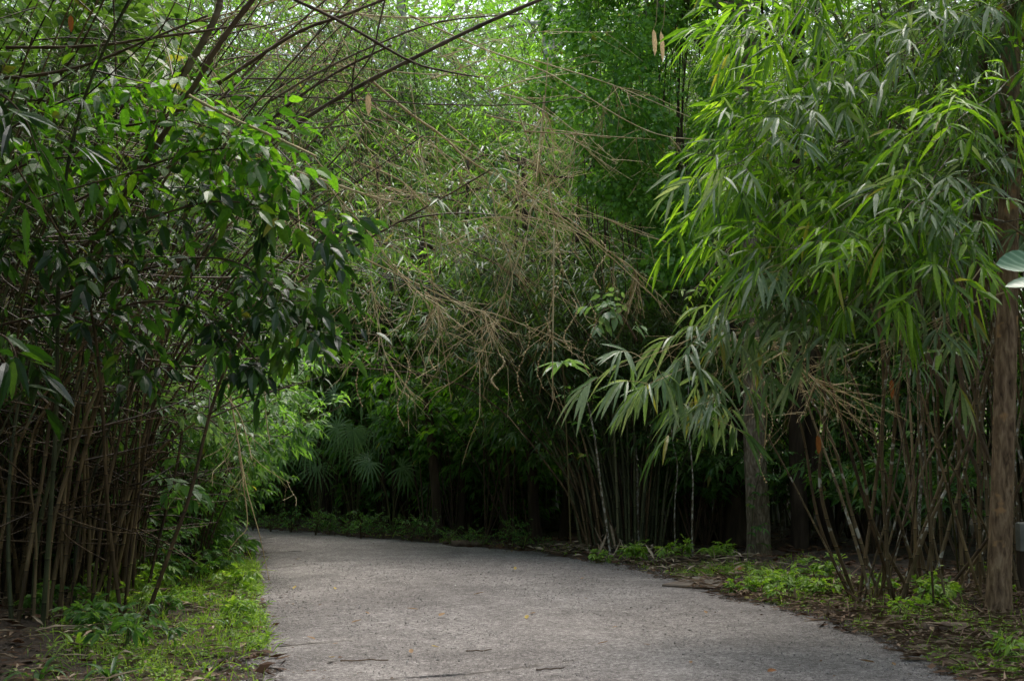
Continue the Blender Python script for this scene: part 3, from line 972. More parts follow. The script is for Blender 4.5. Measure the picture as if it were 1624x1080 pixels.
D('slim tan branch pointing left over the grey trunk below the dusty leaves', [(1345, 472, 13.0), (1300, 480, 12.8), (1234, 497, 12.6), (1157, 534, 12.4)], 0.007, 0.004, M_STICK, 15, (0.2, 0.6), 0.2)
D('long slim tan branch crossing in front of the brown trunk at the right edge', [(1600, 462, 11.6), (1545, 480, 11.8), (1442, 527, 12.0), (1368, 553, 12.2), (1270, 600, 12.4)], 0.008, 0.004, M_STICK, 15, (0.2, 0.6), 0.2)
D('beaded hanging stalk dangling in front of the grey tree trunk', [(1185, 520, 12.2), (1203, 575, 12.2), (1216, 640, 12.2), (1212, 715, 12.2)], 0.005, 0.004, M_STICK, 0)
D('dead twig tangle hanging under the dusty leaves right of the grey trunk', [(1150, 540, 13.2), (1220, 545, 13.2), (1290, 600, 13.2), (1330, 620, 13.3)], 0.007, 0.004, M_STICK, 36, (0.2, 0.7), 0.15, tr=0.003)
D('crooked twig hanging low over the left side of the road bend', [(362, 610, 12.6), (376, 690, 12.4), (388, 760, 12.2), (398, 800, 12.1), (412, 850, 12.0), (427, 920, 12.0)], 0.007, 0.003, M_STICK, 0)
D('side twig hooked onto the crooked hanging twig', [(378, 715, 12.35), (386, 770, 12.3), (392, 832, 12.2), (376, 855, 12.15), (361, 874, 12.1)], 0.006, 0.003, M_STICK, 0)
D('bare forked stalk hanging below the left broad leaves', [(352, 620, 12.3), (378, 655, 12.2), (390, 690, 12.2), (400, 730, 12.1)], 0.007, 0.004, M_STICK, 3, (0.2, 0.4), 0.3)
D('straight stalk hanging left of the palm fronds', [(420, 620, 12.6), (422, 660, 12.6), (428, 705, 12.6)], 0.006, 0.004, M_STICK, 0)
D('dark leaning pole crossing the level grey pole near the left corner', [(60, 165, 12.4), (110, 100, 12.3), (140, 50, 12.2), (170, -10, 12.1)], 0.012, 0.008, M_STICK_DARK, 4, (0.2, 0.5), 0.1)
D('brown mossy pole standing steep just left of the thick diagonal one', [(285, 130, 12.3), (320, 70, 12.2), (345, 20, 12.1), (352, -20, 12.1)], 0.03, 0.028, M_STICK_BROWN, 3, (0.2, 0.5), 0.1)
D('thin dark stick leaning from the level grey pole down to the broad leaves', [(60, 160, 12.0), (110, 118, 12.0), (170, 90, 12.0), (190, 80, 12.0)], 0.008, 0.006, M_STICK_DARK, 0)
D('tan pole rising right to meet the top edge left of the pale far trunk', [(430, 160, 12.9), (500, 118, 12.8), (600, 70, 12.6), (700, 35, 12.4), (830, 22, 12.2)], 0.011, 0.007, M_STICK_BROWN, 9, (0.2, 0.6), 0.3)
D('hooked dark twig hanging from the crossing of the long poles', [(612, -5, 12.3), (600, 45, 12.3), (590, 85, 12.3), (560, 130, 12.3), (543, 155, 12.3)], 0.009, 0.006, M_STICK_DARK, 2, (0.1, 0.3), 0.2)
D('stout dark pole standing in the leaves at the top right corner', [(1545, 520, 13.0), (1550, 350, 13.0), (1560, 180, 13.0), (1556, 0, 13.0), (1550, -60, 13.0)], 0.045, 0.04, M_STICK_DARK, 3, (0.3, 0.7), 0.1)
D('slanting tan pole crossing from the leaves down to the brown trunk', [(1440, 300, 13.3), (1490, 460, 13.4), (1530, 620, 13.5), (1580, 760, 13.6)], 0.02, 0.018, M_STICK_BROWN, 3, (0.3, 0.7), 0.1)
D('slanting tan pole behind the thin stems right of the blotched one', [(1470, 560, 13.8), (1505, 640, 13.8), (1540, 720, 13.8), (1555, 760, 13.8)], 0.022, 0.02, M_STICK_BROWN, 0)
# the dense straw tangle at the top left and smaller loose branches
grp = 'dry bamboo branches tangled in the top left'
for i in range(34):
    x0, y0 = U(200, 520), U(-20, 220)
    a = rng.normal(-0.5, 0.55) if i % 3 else rng.normal(1.0, 0.5)
    Lx = U(120, 330)
    d0 = U(13.2, 15)
    D('dry grey-brown branch tangled among others at the top left', [(x0, y0, d0), (x0 + Lx / 2 * cos(a), y0 + Lx / 2 * sin(a) + U(-12, 12), d0 + U(-0.3, 0.3)), (x0 + Lx * cos(a), y0 + Lx * sin(a), d0 + U(-0.6, 0.6))],
      U(0.005, 0.011), 0.004, M_STICK if i % 4 else M_STICK_BROWN, 9, (0.3, 1.0), 0.15, group=grp, sub=1)
grp = 'thin straw branches hanging over the middle of the road'
for i in range(34):
    x0, y0 = U(480, 880), U(90, 430)
    a = rng.normal(0.55, 0.7)
    Lx = U(90, 280)
    d0 = U(13.8, 16)
    D('thin straw branch hanging in the tangle above the road', [(x0, y0, d0), (x0 + Lx / 2 * cos(a), y0 + Lx / 2 * sin(a) + U(-15, 15), d0 + U(-0.3, 0.3)), (x0 + Lx * cos(a), y0 + Lx * sin(a), d0 + U(-0.4, 0.4))],
      U(0.005, 0.009), 0.003, M_STICK, 9, (0.2, 0.75), 0.22, group=grp, tr=0.0032, sub=1)


def beads(label, x, y0, y1, d, n=26, bend=10):
    c = np.array([P(x + bend * math.sin(k * 0.25) + U(-1, 1), y0 + (y1 - y0) * k / n, d) for k in range(n)])
    th = thing('seed_string', label, 'seed string', c[0], 'beaded seed strings hanging from the tangle')
    Mesh().tubes(c, np.full(n, 0.0025), 4).build('stalk', M_STICK, th, origin=c[0])
    m = Mesh()
    for p in c[1:]:
        s = U(0.008, 0.014)
        m.add(octa * s * np.array([1, 1, 1.2]) + p, of)
    m.build('seed_sprays', M_STICK, th, origin=c[0])


for (x, y0, y1) in [(575, 500, 650), (690, 500, 590), (790, 560, 620), (830, 500, 640), (862, 500, 620), (905, 470, 560), (935, 480, 600), (880, 380, 560), (952, 380, 460), (640, 560, 680), (1135, 430, 560), (1215, 640, 770)]:
    beads('beaded brown seed string hanging straight down over the road', x, y0, y1, U(14.2, 15.2))

# ------------------------------------------------------------------ broad leaved branches on the left
rng = np.random.default_rng(108)
OVATE = ([0.14, 0.42, 0.76], [0.62, 1.0, 0.62])


def leafy_branch(label, ptsxyd, n, reach=(0.2, 0.65), L=(0.09, 0.20), W=0.5, mat=M_BROAD, r=0.012, nleaf=6, group=None, down=0.15, kind='hi', t=(0.1, 1.0), grav=0.22):
    c = spline([P(*q) for q in ptsxyd], 30)
    base = c[0]
    th = thing('leafy_branch', label, 'branch', base, group)
    Mesh().tubes(c, np.linspace(r, r * 0.3, 30), 6, cap=True).build('stem', M_STICK_DARK, th, origin=base)
    lm, tm = Mesh(), Mesh()
    n = int(n * 0.74) if n > 12 else n
    foliage_on(lm, tm, c, n, t, reach, down, nleaf=nleaf, L=L, W=W * U(0.85, 1.1), kind=kind, prof=OVATE, t0=0.2, grav=grav, droop=0.3, flat=0.42, fold=0.1, ang=(0.5, 1.3))
    lm.build('foliage', mat, th, False, base)
    tm.build('branchwork', M_STICK_DARK, th, origin=base)
    return th


LB = leafy_branch
LB('broad leaved branch with glossy leaves ending furthest right over the verge', [(60, 420, 12.0), (200, 360, 11.6), (340, 320, 11.3), (450, 340, 11.1), (540, 385, 11.0)], 75)
LB('broad leaved branch drooping just below the furthest reaching one', [(80, 480, 12.0), (220, 430, 11.6), (350, 410, 11.3), (440, 460, 11.2), (490, 540, 11.1)], 70)
LB('broad leaved branch with bright yellow-green leaves at the upper middle of the left thicket', [(100, 330, 12.2), (220, 270, 11.8), (320, 240, 11.5), (400, 240, 11.3), (440, 275, 11.2)], 60, mat=M_BROAD_YOUNG, L=(0.12, 0.2))
LB('broad leaved branch with the lowest hanging dark leaves beside the road', [(100, 520, 12.0), (220, 480, 11.7), (310, 490, 11.4), (380, 540, 11.3), (420, 590, 11.2)], 50)
LB('leafy branch against the left edge at mid height', [(-80, 420, 11.6), (0, 380, 11.4), (70, 380, 11.2), (150, 430, 11.1)], 50)
LB('leafy branch hanging down over the brown culms left of the middle', [(-20, 520, 11.7), (90, 500, 11.5), (180, 530, 11.4), (240, 600, 11.3)], 42)
LB('leafy branch at the top left below the level grey pole', [(-40, 240, 12.1), (60, 180, 11.9), (160, 140, 11.8), (250, 140, 11.7)], 55, L=(0.12, 0.2), mat=M_BROAD_YOUNG)
LB('leafy branch touching the left edge below the curved dark pole', [(-60, 330, 11.7), (20, 270, 11.5), (110, 250, 11.4), (200, 270, 11.3)], 55, mat=M_BROAD_YOUNG)
LB('leafy branch at the upper right end of the left thicket', [(200, 200, 12.0), (280, 190, 11.8), (350, 210, 11.6), (430, 250, 11.4)], 40, L=(0.12, 0.2), mat=M_BROAD_YOUNG)
LB('large leaved shoot drooping at the very left edge', [(-50, 560, 10.2), (-10, 530, 10.1), (20, 550, 10.0), (35, 620, 10.0)], 8, L=(0.2, 0.3), W=0.3)
LB('blade leaved shoot hanging at the upper left corner', [(-40, 150, 9.6), (0, 150, 9.6), (40, 190, 9.6), (65, 260, 9.6)], 7, L=(0.25, 0.4), W=0.2)
LB('small pale leaved branch hanging over the road bend below the left thicket', [(230, 640, 13.4), (280, 640, 13.2), (320, 655, 13.1), (360, 690, 13.0)], 26, L=(0.08, 0.14), mat=M_PALM, reach=(0.12, 0.35))
LB('small branch with drooping leaves low in front of the left culms', [(200, 745, 13.2), (240, 745, 13.0), (270, 770, 12.9), (300, 800, 12.8)], 9, L=(0.1, 0.16), mat=M_BROAD_MID, reach=(0.12, 0.3))
LB('compound leaved green twig in the dark middle under the dead branches', [(1010, 540, 15.8), (985, 500, 15.6), (960, 490, 15.5), (940, 520, 15.4)], 11, L=(0.1, 0.16), mat=M_PALM, reach=(0.15, 0.35))
LB('leafy bright branch hanging right of the creeper covered tree', [(1180, 380, 17), (1150, 400, 16.6), (1110, 450, 16.2), (1085, 470, 16)], 22, L=(0.08, 0.14), mat=M_HERB, reach=(0.15, 0.45), W=0.3)

# ------------------------------------------------------------------ rosette of drooping leaves in the middle, big leaf at the right edge
rng = np.random.default_rng(109)
def rosette(label, p, R, n, mat, W=0.28, stem_to=None, name='leaf_rosette', droop=0.45, kind='hi', cat='plant'):
    th = thing(name, label, cat, p)
    m = Mesh()
    a = np.linspace(0, 2 * pi, n, endpoint=False) + U(-0.15, 0.15, n)
    d = np.stack([np.cos(a), np.sin(a), U(-0.1, 0.45, n)], 1)
    L = U(0.8, 1.1, n) * R
    m.leaves(np.zeros((n, 3)) + d * 0.02, d, UP + rng.normal(0, 0.1, (n, 3)), L, L * W, droop, 'hi', OVATE)
    m.build('leaf', mat, th, False)
    if stem_to is not None:
        q = np.asarray(stem_to) - p
        c = spline([q, q * 0.45 + rng.normal(0, 0.03, 3), np.zeros(3)], 10)
        Mesh().tubes(c, np.linspace(0.009, 0.006, 10), 6).build('stem', M_TWIG, th)
    return th


rosette('pale green rosette of drooping leaves standing out in the dark middle', P(893, 578, 15.8), 0.36, 13, M_PALM, 0.26, P(905, 860, 18.2))
rosette('dark star shaped leaf cluster hanging against the brown trunk', P(1495, 560, 12.0), 0.3, 9, M_PALM, 0.2, P(1520, 905, 14))


def vein_leaf(label, p, d, n, L, W):
    m_, nt, bs, out = new_mat('veined_leaf')
    tc = nt.nodes.new('ShaderNodeTexCoord')
    wv = nt.nodes.new('ShaderNodeTexWave')
    wv.bands_direction = 'DIAGONAL'
    wv.inputs['Scale'].default_value = 9
    wv.inputs['Distortion'].default_value = 0.6
    nt.links.new(tc.outputs['Object'], wv.inputs['Vector'])
    r = ramp(nt, [(0.0, (0.07, 0.17, 0.07)), (0.8, (0.11, 0.23, 0.10)), (1.0, (0.2, 0.32, 0.18))])
    nt.links.new(wv.outputs['Fac'], r.inputs[0])
    nt.links.new(r.outputs[0], bs.inputs['Base Color'])
    bs.inputs['Roughness'].default_value = 0.32
    th = thing('broad_leaf', label, 'leaf', p)
    m = Mesh()
    m.leaves([[0, 0, 0]], [d], [n], L, W, 0.12, 'hi', ([0.06, 0.18, 0.35, 0.55, 0.75, 0.9], [0.5, 0.82, 1.0, 0.98, 0.75, 0.42]), 0.12)
    m.build('blade', m_, th)
    Mesh().tubes(spline([[0, 0, 0], [0.12, 0.1, -0.02], [0.4, 0.35, -0.12]], 8), np.full(8, 0.004), 5).build('stalk', M_TWIG, th)
    return th


vein_leaf('large round veined pale leaf poking in at the right edge', P(1640, 418, 9.6), (-1, 0.05, 0.1), (0.1, -1, 0.6), 0.26, 0.19)
vein_leaf('second veined leaf just under the large round one at the right edge', P(1655, 450, 9.7), (-1, 0.1, 0.05), (0.2, -0.7, 0.8), 0.26, 0.13)


# ------------------------------------------------------------------ trees
rng = np.random.default_rng(110)
def make_trunk(label, pts, r0, r1, mat, crown=None, sides=16, name='tree', lump=0.06, group=None, flare=1.35, leafm=M_WOODLAND, K=60, limbs=6):
    c = spline(pts, K)
    base = c[0].copy()
    th = thing(name, label, 'tree', base, group)
    t = np.linspace(0, 1, K)
    r = (r0 + (r1 - r0) * t) * (1 + (flare - 1) * np.exp(-t * np.linalg.norm(c[-1] - c[0]) / 0.22))
    m = Mesh().tubes(c, r, sides, cap=True)
    v = m.v[0]
    ang = np.tile(np.linspace(0, 2 * pi, sides, endpoint=False), K)
    zz = np.repeat(t * np.linalg.norm(c[-1] - c[0]), sides)
    cen = np.repeat(c, sides, 0)
    f = 1 + lump * (np.sin(ang * 3 + zz * 0.9) + 0.7 * np.sin(ang * 5 - zz * 1.7 + 1) + 0.5 * np.sin(zz * 2.3 + ang)) + rng.normal(0, lump * 0.35, len(v)) + 0.25 * np.exp(-zz / 0.25) * np.maximum(0, np.sin(ang * 4 + 1))
    m.v[0] = cen + (v - cen) * f[:, None]
    m.build('trunk', mat, th, origin=base)
    if crown:
        cz, cr, n, L = crown
        lm, tm = Mesh(), Mesh()
        top = c[-1]
        for k in range(limbs):
            d = rnd_dir(1, 0.05, 0.9)[0]
            s = at(c, U(0.6, 1.0))
            e = s + d * cr * np.array([1, 1, 0.7]) * U(0.7, 1.1)
            lc = spline([s, (s + e) / 2 + rng.normal(0, 0.2, 3), e], 12)
            tm.tubes(lc, np.linspace(r1 * 0.6, 0.015, 12), 6)
            foliage_on(lm, tm, lc, n // limbs, (0.25, 1.0), (0.4, cr * 0.5), 0.1, nleaf=7, L=L, W=0.42, kind='mid', grav=0.3, tw=0.006)
        tm.build('branchwork', mat, th, origin=base)  # thick limbs together with their twigs
        lm.build('crown', leafm, th, False, base)
    return th


def up_pts(x, y, top, lean=(0, 0), h=10):
    b = on_ground(x, y)
    b[2] -= 0.05
    return b


# right edge tree
b = on_ground(1583, 982)
d = b[1]
make_trunk('brown tree with flaking bark standing at the right edge of the picture', [b - UP * 0.1, P(1585, 850, d), P(1592, 700, d), P(1597, 500, d), P(1600, 250, d), P(1604, 0, d + 0.1), P(1600, -300, d + 0.3)],
           0.108, 0.08, M_BARK_BROWN, (9, 2.2, 260, (0.14, 0.24)), flare=1.7, lump=0.05, K=220, sides=28)
b = on_ground(1203, 884)
d = b[1]
make_trunk('grey tree trunk standing at the verge behind the dusty bamboo spray', [b - UP * 0.1, P(1200, 800, d), P(1197, 650, d), P(1192, 450, d), P(1186, 200, d), P(1180, -100, d), P(1175, -350, d)],
           0.165, 0.12, M_BARK_GREY, (9, 2.6, 420, (0.14, 0.24)))
b = on_ground(1268, 874)
d = b[1]
make_trunk('dark brown tree trunk right behind the grey one', [b - UP * 0.1, P(1266, 780, d), P(1263, 600, d), P(1262, 300, d), P(1265, 0, d), P(1262, -350, d)],
           0.13, 0.09, M_BARK_DARK, (9, 2.6, 320, (0.14, 0.24)))
b = on_ground(1322, 872)
d = b[1]
make_trunk('crooked dark tree leaning left behind the tan bamboo stems', [b - UP * 0.1, P(1305, 800, d), P(1288, 720, d), P(1285, 600, d), P(1295, 350, d), P(1300, 0, d), P(1310, -350, d)],
           0.10, 0.07, M_BARK_DARK, (9, 2.6, 320, (0.14, 0.24)))
b = on_ground(693, 856)
d = b[1]
make_trunk('slender grey tree on the far side of the road bend', [b - UP * 0.1, P(692, 800, d), P(684, 700, d), P(676, 600, d), P(672, 450, d), P(668, 350, d)],
           0.085, 0.05, M_BARK_DARK, (8, 1.8, 150, (0.12, 0.2)), leafm=M_BAM_FAR)
b = np.array([(868 - CX) / F_PX * 31, 31, 0])
b[2] = gz(b)
make_trunk('pale straight tree trunk showing through the foliage at the top middle', [b, P(866, 500, 31), P(868, 300, 31), P(872, 120, 31), P(868, 0, 31), P(866, -200, 31)],
           0.17, 0.13, M_BARK_PALE, (13, 2.5, 120, (0.14, 0.22)), leafm=M_BAM_FAR)
b = np.array([(640 - CX) / F_PX * 33, 33, 0])
b[2] = gz(b)
make_trunk('pale tree far behind the dead branches left of the top middle', [b, P(638, 500, 33), P(640, 300, 33), P(637, 0, 33), P(640, -200, 33)],
           0.12, 0.1, M_BARK_PALE, (13, 2.3, 160, (0.14, 0.22)), leafm=M_BAM_FAR)
for (x, yb, r, lab) in [(612, 850, 0.05, 'thin dark sapling by the palm fronds past the road bend'), (628, 850, 0.045, 'thin straight sapling next to the slender grey tree'),
                        (795, 866, 0.05, 'thin sapling in the gloom halfway along the far road edge'), (850, 866, 0.09, 'dark tree trunk in the gloom left of the fanning bamboo clump'),
                        (892, 868, 0.07, 'dark upright trunk right beside the fanning bamboo clump'), (515, 845, 0.06, 'dark thin trunk beneath the palm fronds'),
                        (730, 856, 0.06, 'dark thin trunk right of the slender grey tree'), (560, 842, 0.05, 'dark sapling between the palm fronds and the thin saplings')]:
    b = on_ground(x, yb - 2)
    dd = b[1] + U(0.3, 1.2)
    b = P(x, yb, dd)
    b[2] = gz(b) - 0.05
    k = U(-14, 14)
    make_trunk(lab, [b, P(x + k, 700, dd), P(x + 1.5 * k, 500, dd), P(x + 2.2 * k, 250, dd)], r, r * 0.5, M_BARK_DARK, (6, 1.3, 90, (0.1, 0.18)), 9, leafm=M_BAM_MID, limbs=5)

rng = np.random.default_rng(504)
# creeper covered tree
b = np.array([(1165 - CX) / F_PX * 21.5, 21.5, 0])
b[2] = gz(b)
th = make_trunk('dark tree draped from top to middle in small leaved creeper', [b, P(1168, 600, 21.5), P(1172, 300, 21.5), P(1170, 0, 21.5), P(1165, -300, 21.5)], 0.17, 0.12, M_BARK_DARK, (9, 2.4, 200, (0.1, 0.18)))
lm = Mesh()
blobs = []
for i in range(118):
    x = 1195 - 330 * U(0, 1) ** .85 if i % 3 else U(930, 1080)
    ytop = -120
    ylow = 190 + 270 * smooth(900, 1040, x) if x < 1080 else 430 + U(-60, 40)
    y = U(ytop, ylow)
    blobs.append((x, y, U(17.6, 20.8), U(0.10, 0.42)))
for (x, y, dpt, R) in blobs:
    n = int(620 * (R / 0.4) ** 2)
    dd = rnd_dir(n)
    pp = P(x, y, dpt) + dd * R * (U(0.55, 1.0, n) ** 0.6)[:, None] * np.array([1.2, 0.9, 1.1])
    L = U(0.04, 0.10, n) * U(.8, 1.3)
    lm.leaves(pp, norm(dd + rnd_dir(n) * 0.8 - UP * 0.3), dd + rng.normal(0, 0.5, (n, 3)) + UP * 0.4, L, L * 0.75, 0.15, 'lo')
lm.build('creeper', M_CREEPER, th, False, np.array(th.location))
tm = Mesh()
for i in range(40):
    x = U(920, 1190)
    c = spline([P(x, U(-50, 100), 20.5), P(x + U(-20, 20), U(150, 300), 20.3), P(x + U(-25, 25), U(330, 480), 20.2)], 14)
    tm.tubes(c, np.full(14, 0.008), 4)
tm.build('vines', M_STICK_DARK, th, origin=np.array(th.location))
# small creeper on the grey trunk
for (x, y0, y1, n, lab) in [(1190, 870, 690, 22, 'fern-like green climber clinging to the foot of the grey tree trunk')]:
    d = on_ground(1203, 884)[1] - 0.2
    c = spline([P(x, y0, d), P(x + 8, (y0 + y1) / 2, d), P(x + 34, y1, d)], 16)
    t_ = thing('climbing_plant', lab, 'plant', c[0])
    Mesh().tubes(c, np.full(16, 0.006), 5).build('stem', M_TWIG, t_, origin=c[0])
    lm, tm = Mesh(), Mesh()
    foliage_on(lm, tm, c, n, (0, 1), (0.12, 0.4), 0.2, nleaf=9, L=(0.06, 0.1), W=0.4, kind='mid', out=(0, -0.5, 0))
    lm.build('foliage', M_BROAD_MID, t_, False, c[0])
    tm.build('branchwork', M_TWIG, t_, origin=c[0])

# pale mottled saplings by the fanning clump and among the tan stems
for (pts, r, lab) in [([(968, 888), (958, 800), (948, 730), (936, 660)], 0.016, 'pale mottled sapling stem leaning left in front of the fanning clump'),
                      ([(1014, 874), (1012, 800), (1008, 720), (1004, 650)], 0.018, 'pale mottled straight sapling stem in front of the fanning clump'),
                      ([(1072, 880), (1071, 800), (1073, 740), (1068, 700)], 0.011, 'thin mottled sapling stem halfway to the grey tree trunk'),
                      ([(1100, 888), (1098, 800), (1097, 740), (1093, 660)], 0.012, 'thin mottled sapling stem just left of the grey tree trunk'),
                      ([(1240, 860), (1243, 790), (1252, 700), (1257, 600)], 0.02, 'mottled sapling between the grey and the dark brown trunk'),
                      ([(1458, 915), (1459, 820), (1462, 720), (1456, 560)], 0.024, 'white blotched straight stem among the tan bamboo stems')]:
    b = on_ground(*pts[0])
    dd = b[1]
    c = [b - UP * 0.05] + [P(x, y, dd) for x, y in pts[1:]]
    c = spline(c + [c[-1] + (c[-1] - c[-2]) * 0.6], 30)
    c[1:] += np.stack([0.012 * np.sin(np.arange(29) * .33 + r * 900), 0 * np.arange(29), 0 * np.arange(29)], 1)
    t_ = thing('sapling', lab, 'sapling', c[0])
    Mesh().tubes(c, np.linspace(r * 1.15, r * 0.6, 30) * (1 + rng.normal(0, 0.06, 30)), 8, cap=True).build('stem', M_SAPLING, t_, origin=c[0])
    lm, tm = Mesh(), Mesh()
    foliage_on(lm, tm, c, 10, (0.5, 1), (0.15, 0.45), 0.2, nleaf=6, L=(0.09, 0.15), W=0.4, kind='mid')
    lm.build('foliage', M_BROAD_MID, t_, False, c[0])
    tm.build('branchwork', M_TWIG, t_, origin=c[0])


# ------------------------------------------------------------------ background bamboo and undergrowth
rng = np.random.default_rng(111)
def proto_bamboo(n, H, spray, seed_mat, L=(0.16, 0.28)):
    base = np.array([0.0, 0, 0])
    t = thing('bamboo_clump', 'leafy green bamboo clump', 'bamboo', base)
    cm, lm, tm = Mesh(), Mesh(), Mesh()
    for i in range(n):
        a = U(0, 2 * pi)
        rr = math.sqrt(U(0, 1)) * 0.9
        b = np.array([rr * cos(a), rr * sin(a), -0.1])
        h = U(*H)
        lx, ly = 0.35 * cos(a) * U(0.2, 1.6), 0.35 * sin(a) * U(0.2, 1.6)
        c = spline([b, b + [lx * .1 * h, ly * .1 * h, h * .3], b + [lx * .4 * h, ly * .4 * h, h * .66], b + [lx * h * 1.1, ly * h * 1.1, h * U(.78, .95)]], 20)
        cm.tubes(c, np.linspace(0.028, 0.006, 20), 5)
        foliage_on(lm, tm, c, spray, (0.3, 1), (0.4, 1.3), 0.3, nleaf=7, L=L, W=0.13, kind='mid', tw=0.004)
    cm.build('culms', M_CULM_GREEN, t)
    lm.build('foliage', seed_mat, t, False)
    tm.build('branchwork', M_TWIG, t)
    return t


PB = [proto_bamboo(26, (5.5, 10), 75, M_BAM_FAR), proto_bamboo(22, (4, 7.5), 80, M_BAM_FAR, (0.14, 0.24)), proto_bamboo(26, (6, 11), 70, M_BAM_MID)]
used = [False, False, False]


def put(protos, used, k, loc, rz, s, label, group):
    loc = np.array(loc, float)
    loc[2] = gz(loc)
    if not used[k]:
        used[k] = True
        o = protos[k]
        o.location = tuple(loc)
        o.rotation_euler = (0, 0, rz)
        o.scale = (s, s, s)
        o['label'] = label
        o['group'] = group
        return o
    return copy_thing(protos[k], loc, rz, s, label, group)


far_b = [(40, 33, 2, 1.4), (130, 34, 0, 1.5), (210, 33, 2, 1.5), (290, 35, 0, 1.5), (360, 34, 2, 1.5), (450, 34, 2, 1.45), (500, 34, 0, 1.35), (600, 36, 0, 1.4), (700, 35.5, 0, 1.4), (800, 36, 0, 1.4), (900, 35, 0, 1.4), (560, 31, 0, 1.2), (760, 31, 0, 1.15), (850, 30.5, 0, 1.2), (980, 36, 0, 1.4), (420, 36, 0, 1.4), (660, 31.5, 0, 1.2), (470, 26.8 + 3, 0, 1.0), (560, 27.6, 1, 1.0), (640, 29, 0, 1.0), (720, 27.3, 1, 1.05), (800, 28.5, 0, 1.0), (880, 27, 1, 1.0), (950, 29, 0, 1.0), (1040, 26, 0, 0.95), (520, 33, 2, 1.1),
         (680, 33.5, 0, 1.15), (780, 33, 0, 1.1), (900, 34, 0, 1.2), (1000, 32, 2, 1.15), (1100, 30, 2, 1.1), (400, 32.5, 0, 1.1), (330, 34, 2, 1.1), (380, 31, 2, 1), (260, 32, 2, 1), (180, 33, 2, 1), (90, 32, 2, 1.1), (440, 30.5, 2, .9), (1180, 27, 2, 1.0), (1300, 25, 2, 1.0), (1420, 23, 2, 1.0),
         (1540, 22, 2, 1.0), (1650, 21, 0, 1.0), (1250, 31, 2, 1.2), (1400, 29, 2, 1.2), (1560, 28, 2, 1.2)]
for (x, dd, k, s) in far_b:
    left = x < 1120
    put(PB, used, k, ((x - CX) / F_PX * dd, dd, 0), U(0, 6.28), s,
        'leafy green bamboo clump in the wall of foliage past the road bend' if left else 'dark bamboo clump in the forest behind the right verge',
        'bamboo clumps past the road bend' if left else 'bamboo clumps behind the right verge')
for (x, yy, k, s) in [(-7.5, 17.5, 2, 0.9), (-9.5, 14, 2, 1.0), (-8.0, 20.5, 2, 1.0), (-7.2, 10.5, 2, 0.9), (-11, 22, 0, 1), (-6.3, 16.3, 2, 0.75)]:
    put(PB, used, k, (x, yy, 0), U(0, 6.28), s, 'dark leafy bamboo clump in the forest behind the dry left clump', 'bamboo clumps behind the left verge')
for (x, yy, k, s) in [(9.5, 13, 2, 1.0), (8.5, 17.5, 2, 1.0), (11.5, 20, 0, 1.0)]:
    put(PB, used, k, (x, yy, 0), U(0, 6.28), s, 'dark bamboo clump in the forest behind the right verge', 'bamboo clumps behind the right verge')


def proto_shrub(n, h, L, W, mat, nleaf=7, spr=16, prof=None, reach=(0.2, 0.6), low=0.5):
    t = thing('shrub', 'small leafy shrub in the shade of the left verge', 'shrub', (0, 0, 0))
    lm, tm = Mesh(), Mesh()
    for i in range(n):
        a = U(0, 2 * pi)
        r = U(0.1, 0.75) * h
        c = spline([[0, 0, -0.05], [r * .35 * cos(a), r * .35 * sin(a), h * .5], [r * cos(a), r * sin(a), h * U(.65, 1.0)]], 14)
        tm.tubes(c, np.linspace(0.014, 0.004, 14), 5)
        foliage_on(lm, tm, c, spr, (low, 1), reach, 0.25, nleaf=nleaf, L=L, W=W, kind='mid', prof=prof)
    tm.build('stems', M_STICK_DARK, t)
    lm.build('foliage', mat, t, False)
    return t


PS = [proto_shrub(8, 2.3, (0.09, 0.17), 0.42, M_BROAD_MID, low=.35), proto_shrub(6, 1.7, (0.12, 0.22), 0.3, M_BROAD_MID, spr=12, low=.3), proto_shrub(9, 3.0, (0.11, 0.2), 0.38, M_BROAD_MID, spr=17), proto_shrub(7, 1.0, (0.07, 0.14), 0.45, M_BROAD_MID, spr=9, low=.2), proto_shrub(10, 2.0, (0.09, 0.17), 0.36, M_BROAD_MID, spr=16, low=.12)]
usedS = [False] * 5
PT, usedT = proto_shrub(5, 3.3, (0.12, 0.22), 0.5, M_BROAD_YOUNG, spr=13, low=.42), [False]
PT.name = 'sapling'
PT['category'] = 'sapling'
bend = resample(np.array([tuple(on_ground(x, y)[:2]) for x, y in [(250, 831), (400, 836), (550, 849), (700, 861), (850, 874)]]), 26)
for i, (x, yy) in enumerate(bend):
    for j in range(2):
        put(PS, usedS, [0, 4, 2, 4, 1][(i * 2 + j) % 5], (x + U(-.3, .3), yy + 1.9 + j * 1.6 + U(0, .8), 0), U(0, 6.28), U(0.8, 1.25),
            'leafy understorey shrub in the shade on the outside of the road bend', 'shrubs on the outside of the road bend')
for i in range(26):
    x, dd = U(1080, 1640), U(17.5, 25)
    dd = max(dd, 21.5) if x < 1345 else dd
    put(PS, usedS, int(U(0, 3)), ((x - CX) / F_PX * dd, dd, 0), U(0, 6.28), U(0.7, 1.2), 'leafy understorey shrub in the shade behind the right verge', 'shrubs behind the right verge')
for i in range(110):
    dd = U(14.6, 23.5)
    el_x = float(np.interp(dd, EDGE_L[:, 1][:9], EDGE_L[:, 0][:9]))
    x = el_x - 0.55 - abs(rng.normal(0, 1.0)) if i % 2 else U(-10, el_x - 0.6)
    if dd < 16.5:
        x -= 0.5
    put(PS, usedS, [3, 4, 0, 2][i % 4], (x, dd, 0), U(0, 6.28), U(0.7, 1.1), 'leafy understorey shrub in the shade behind the left verge', 'shrubs behind the left verge')


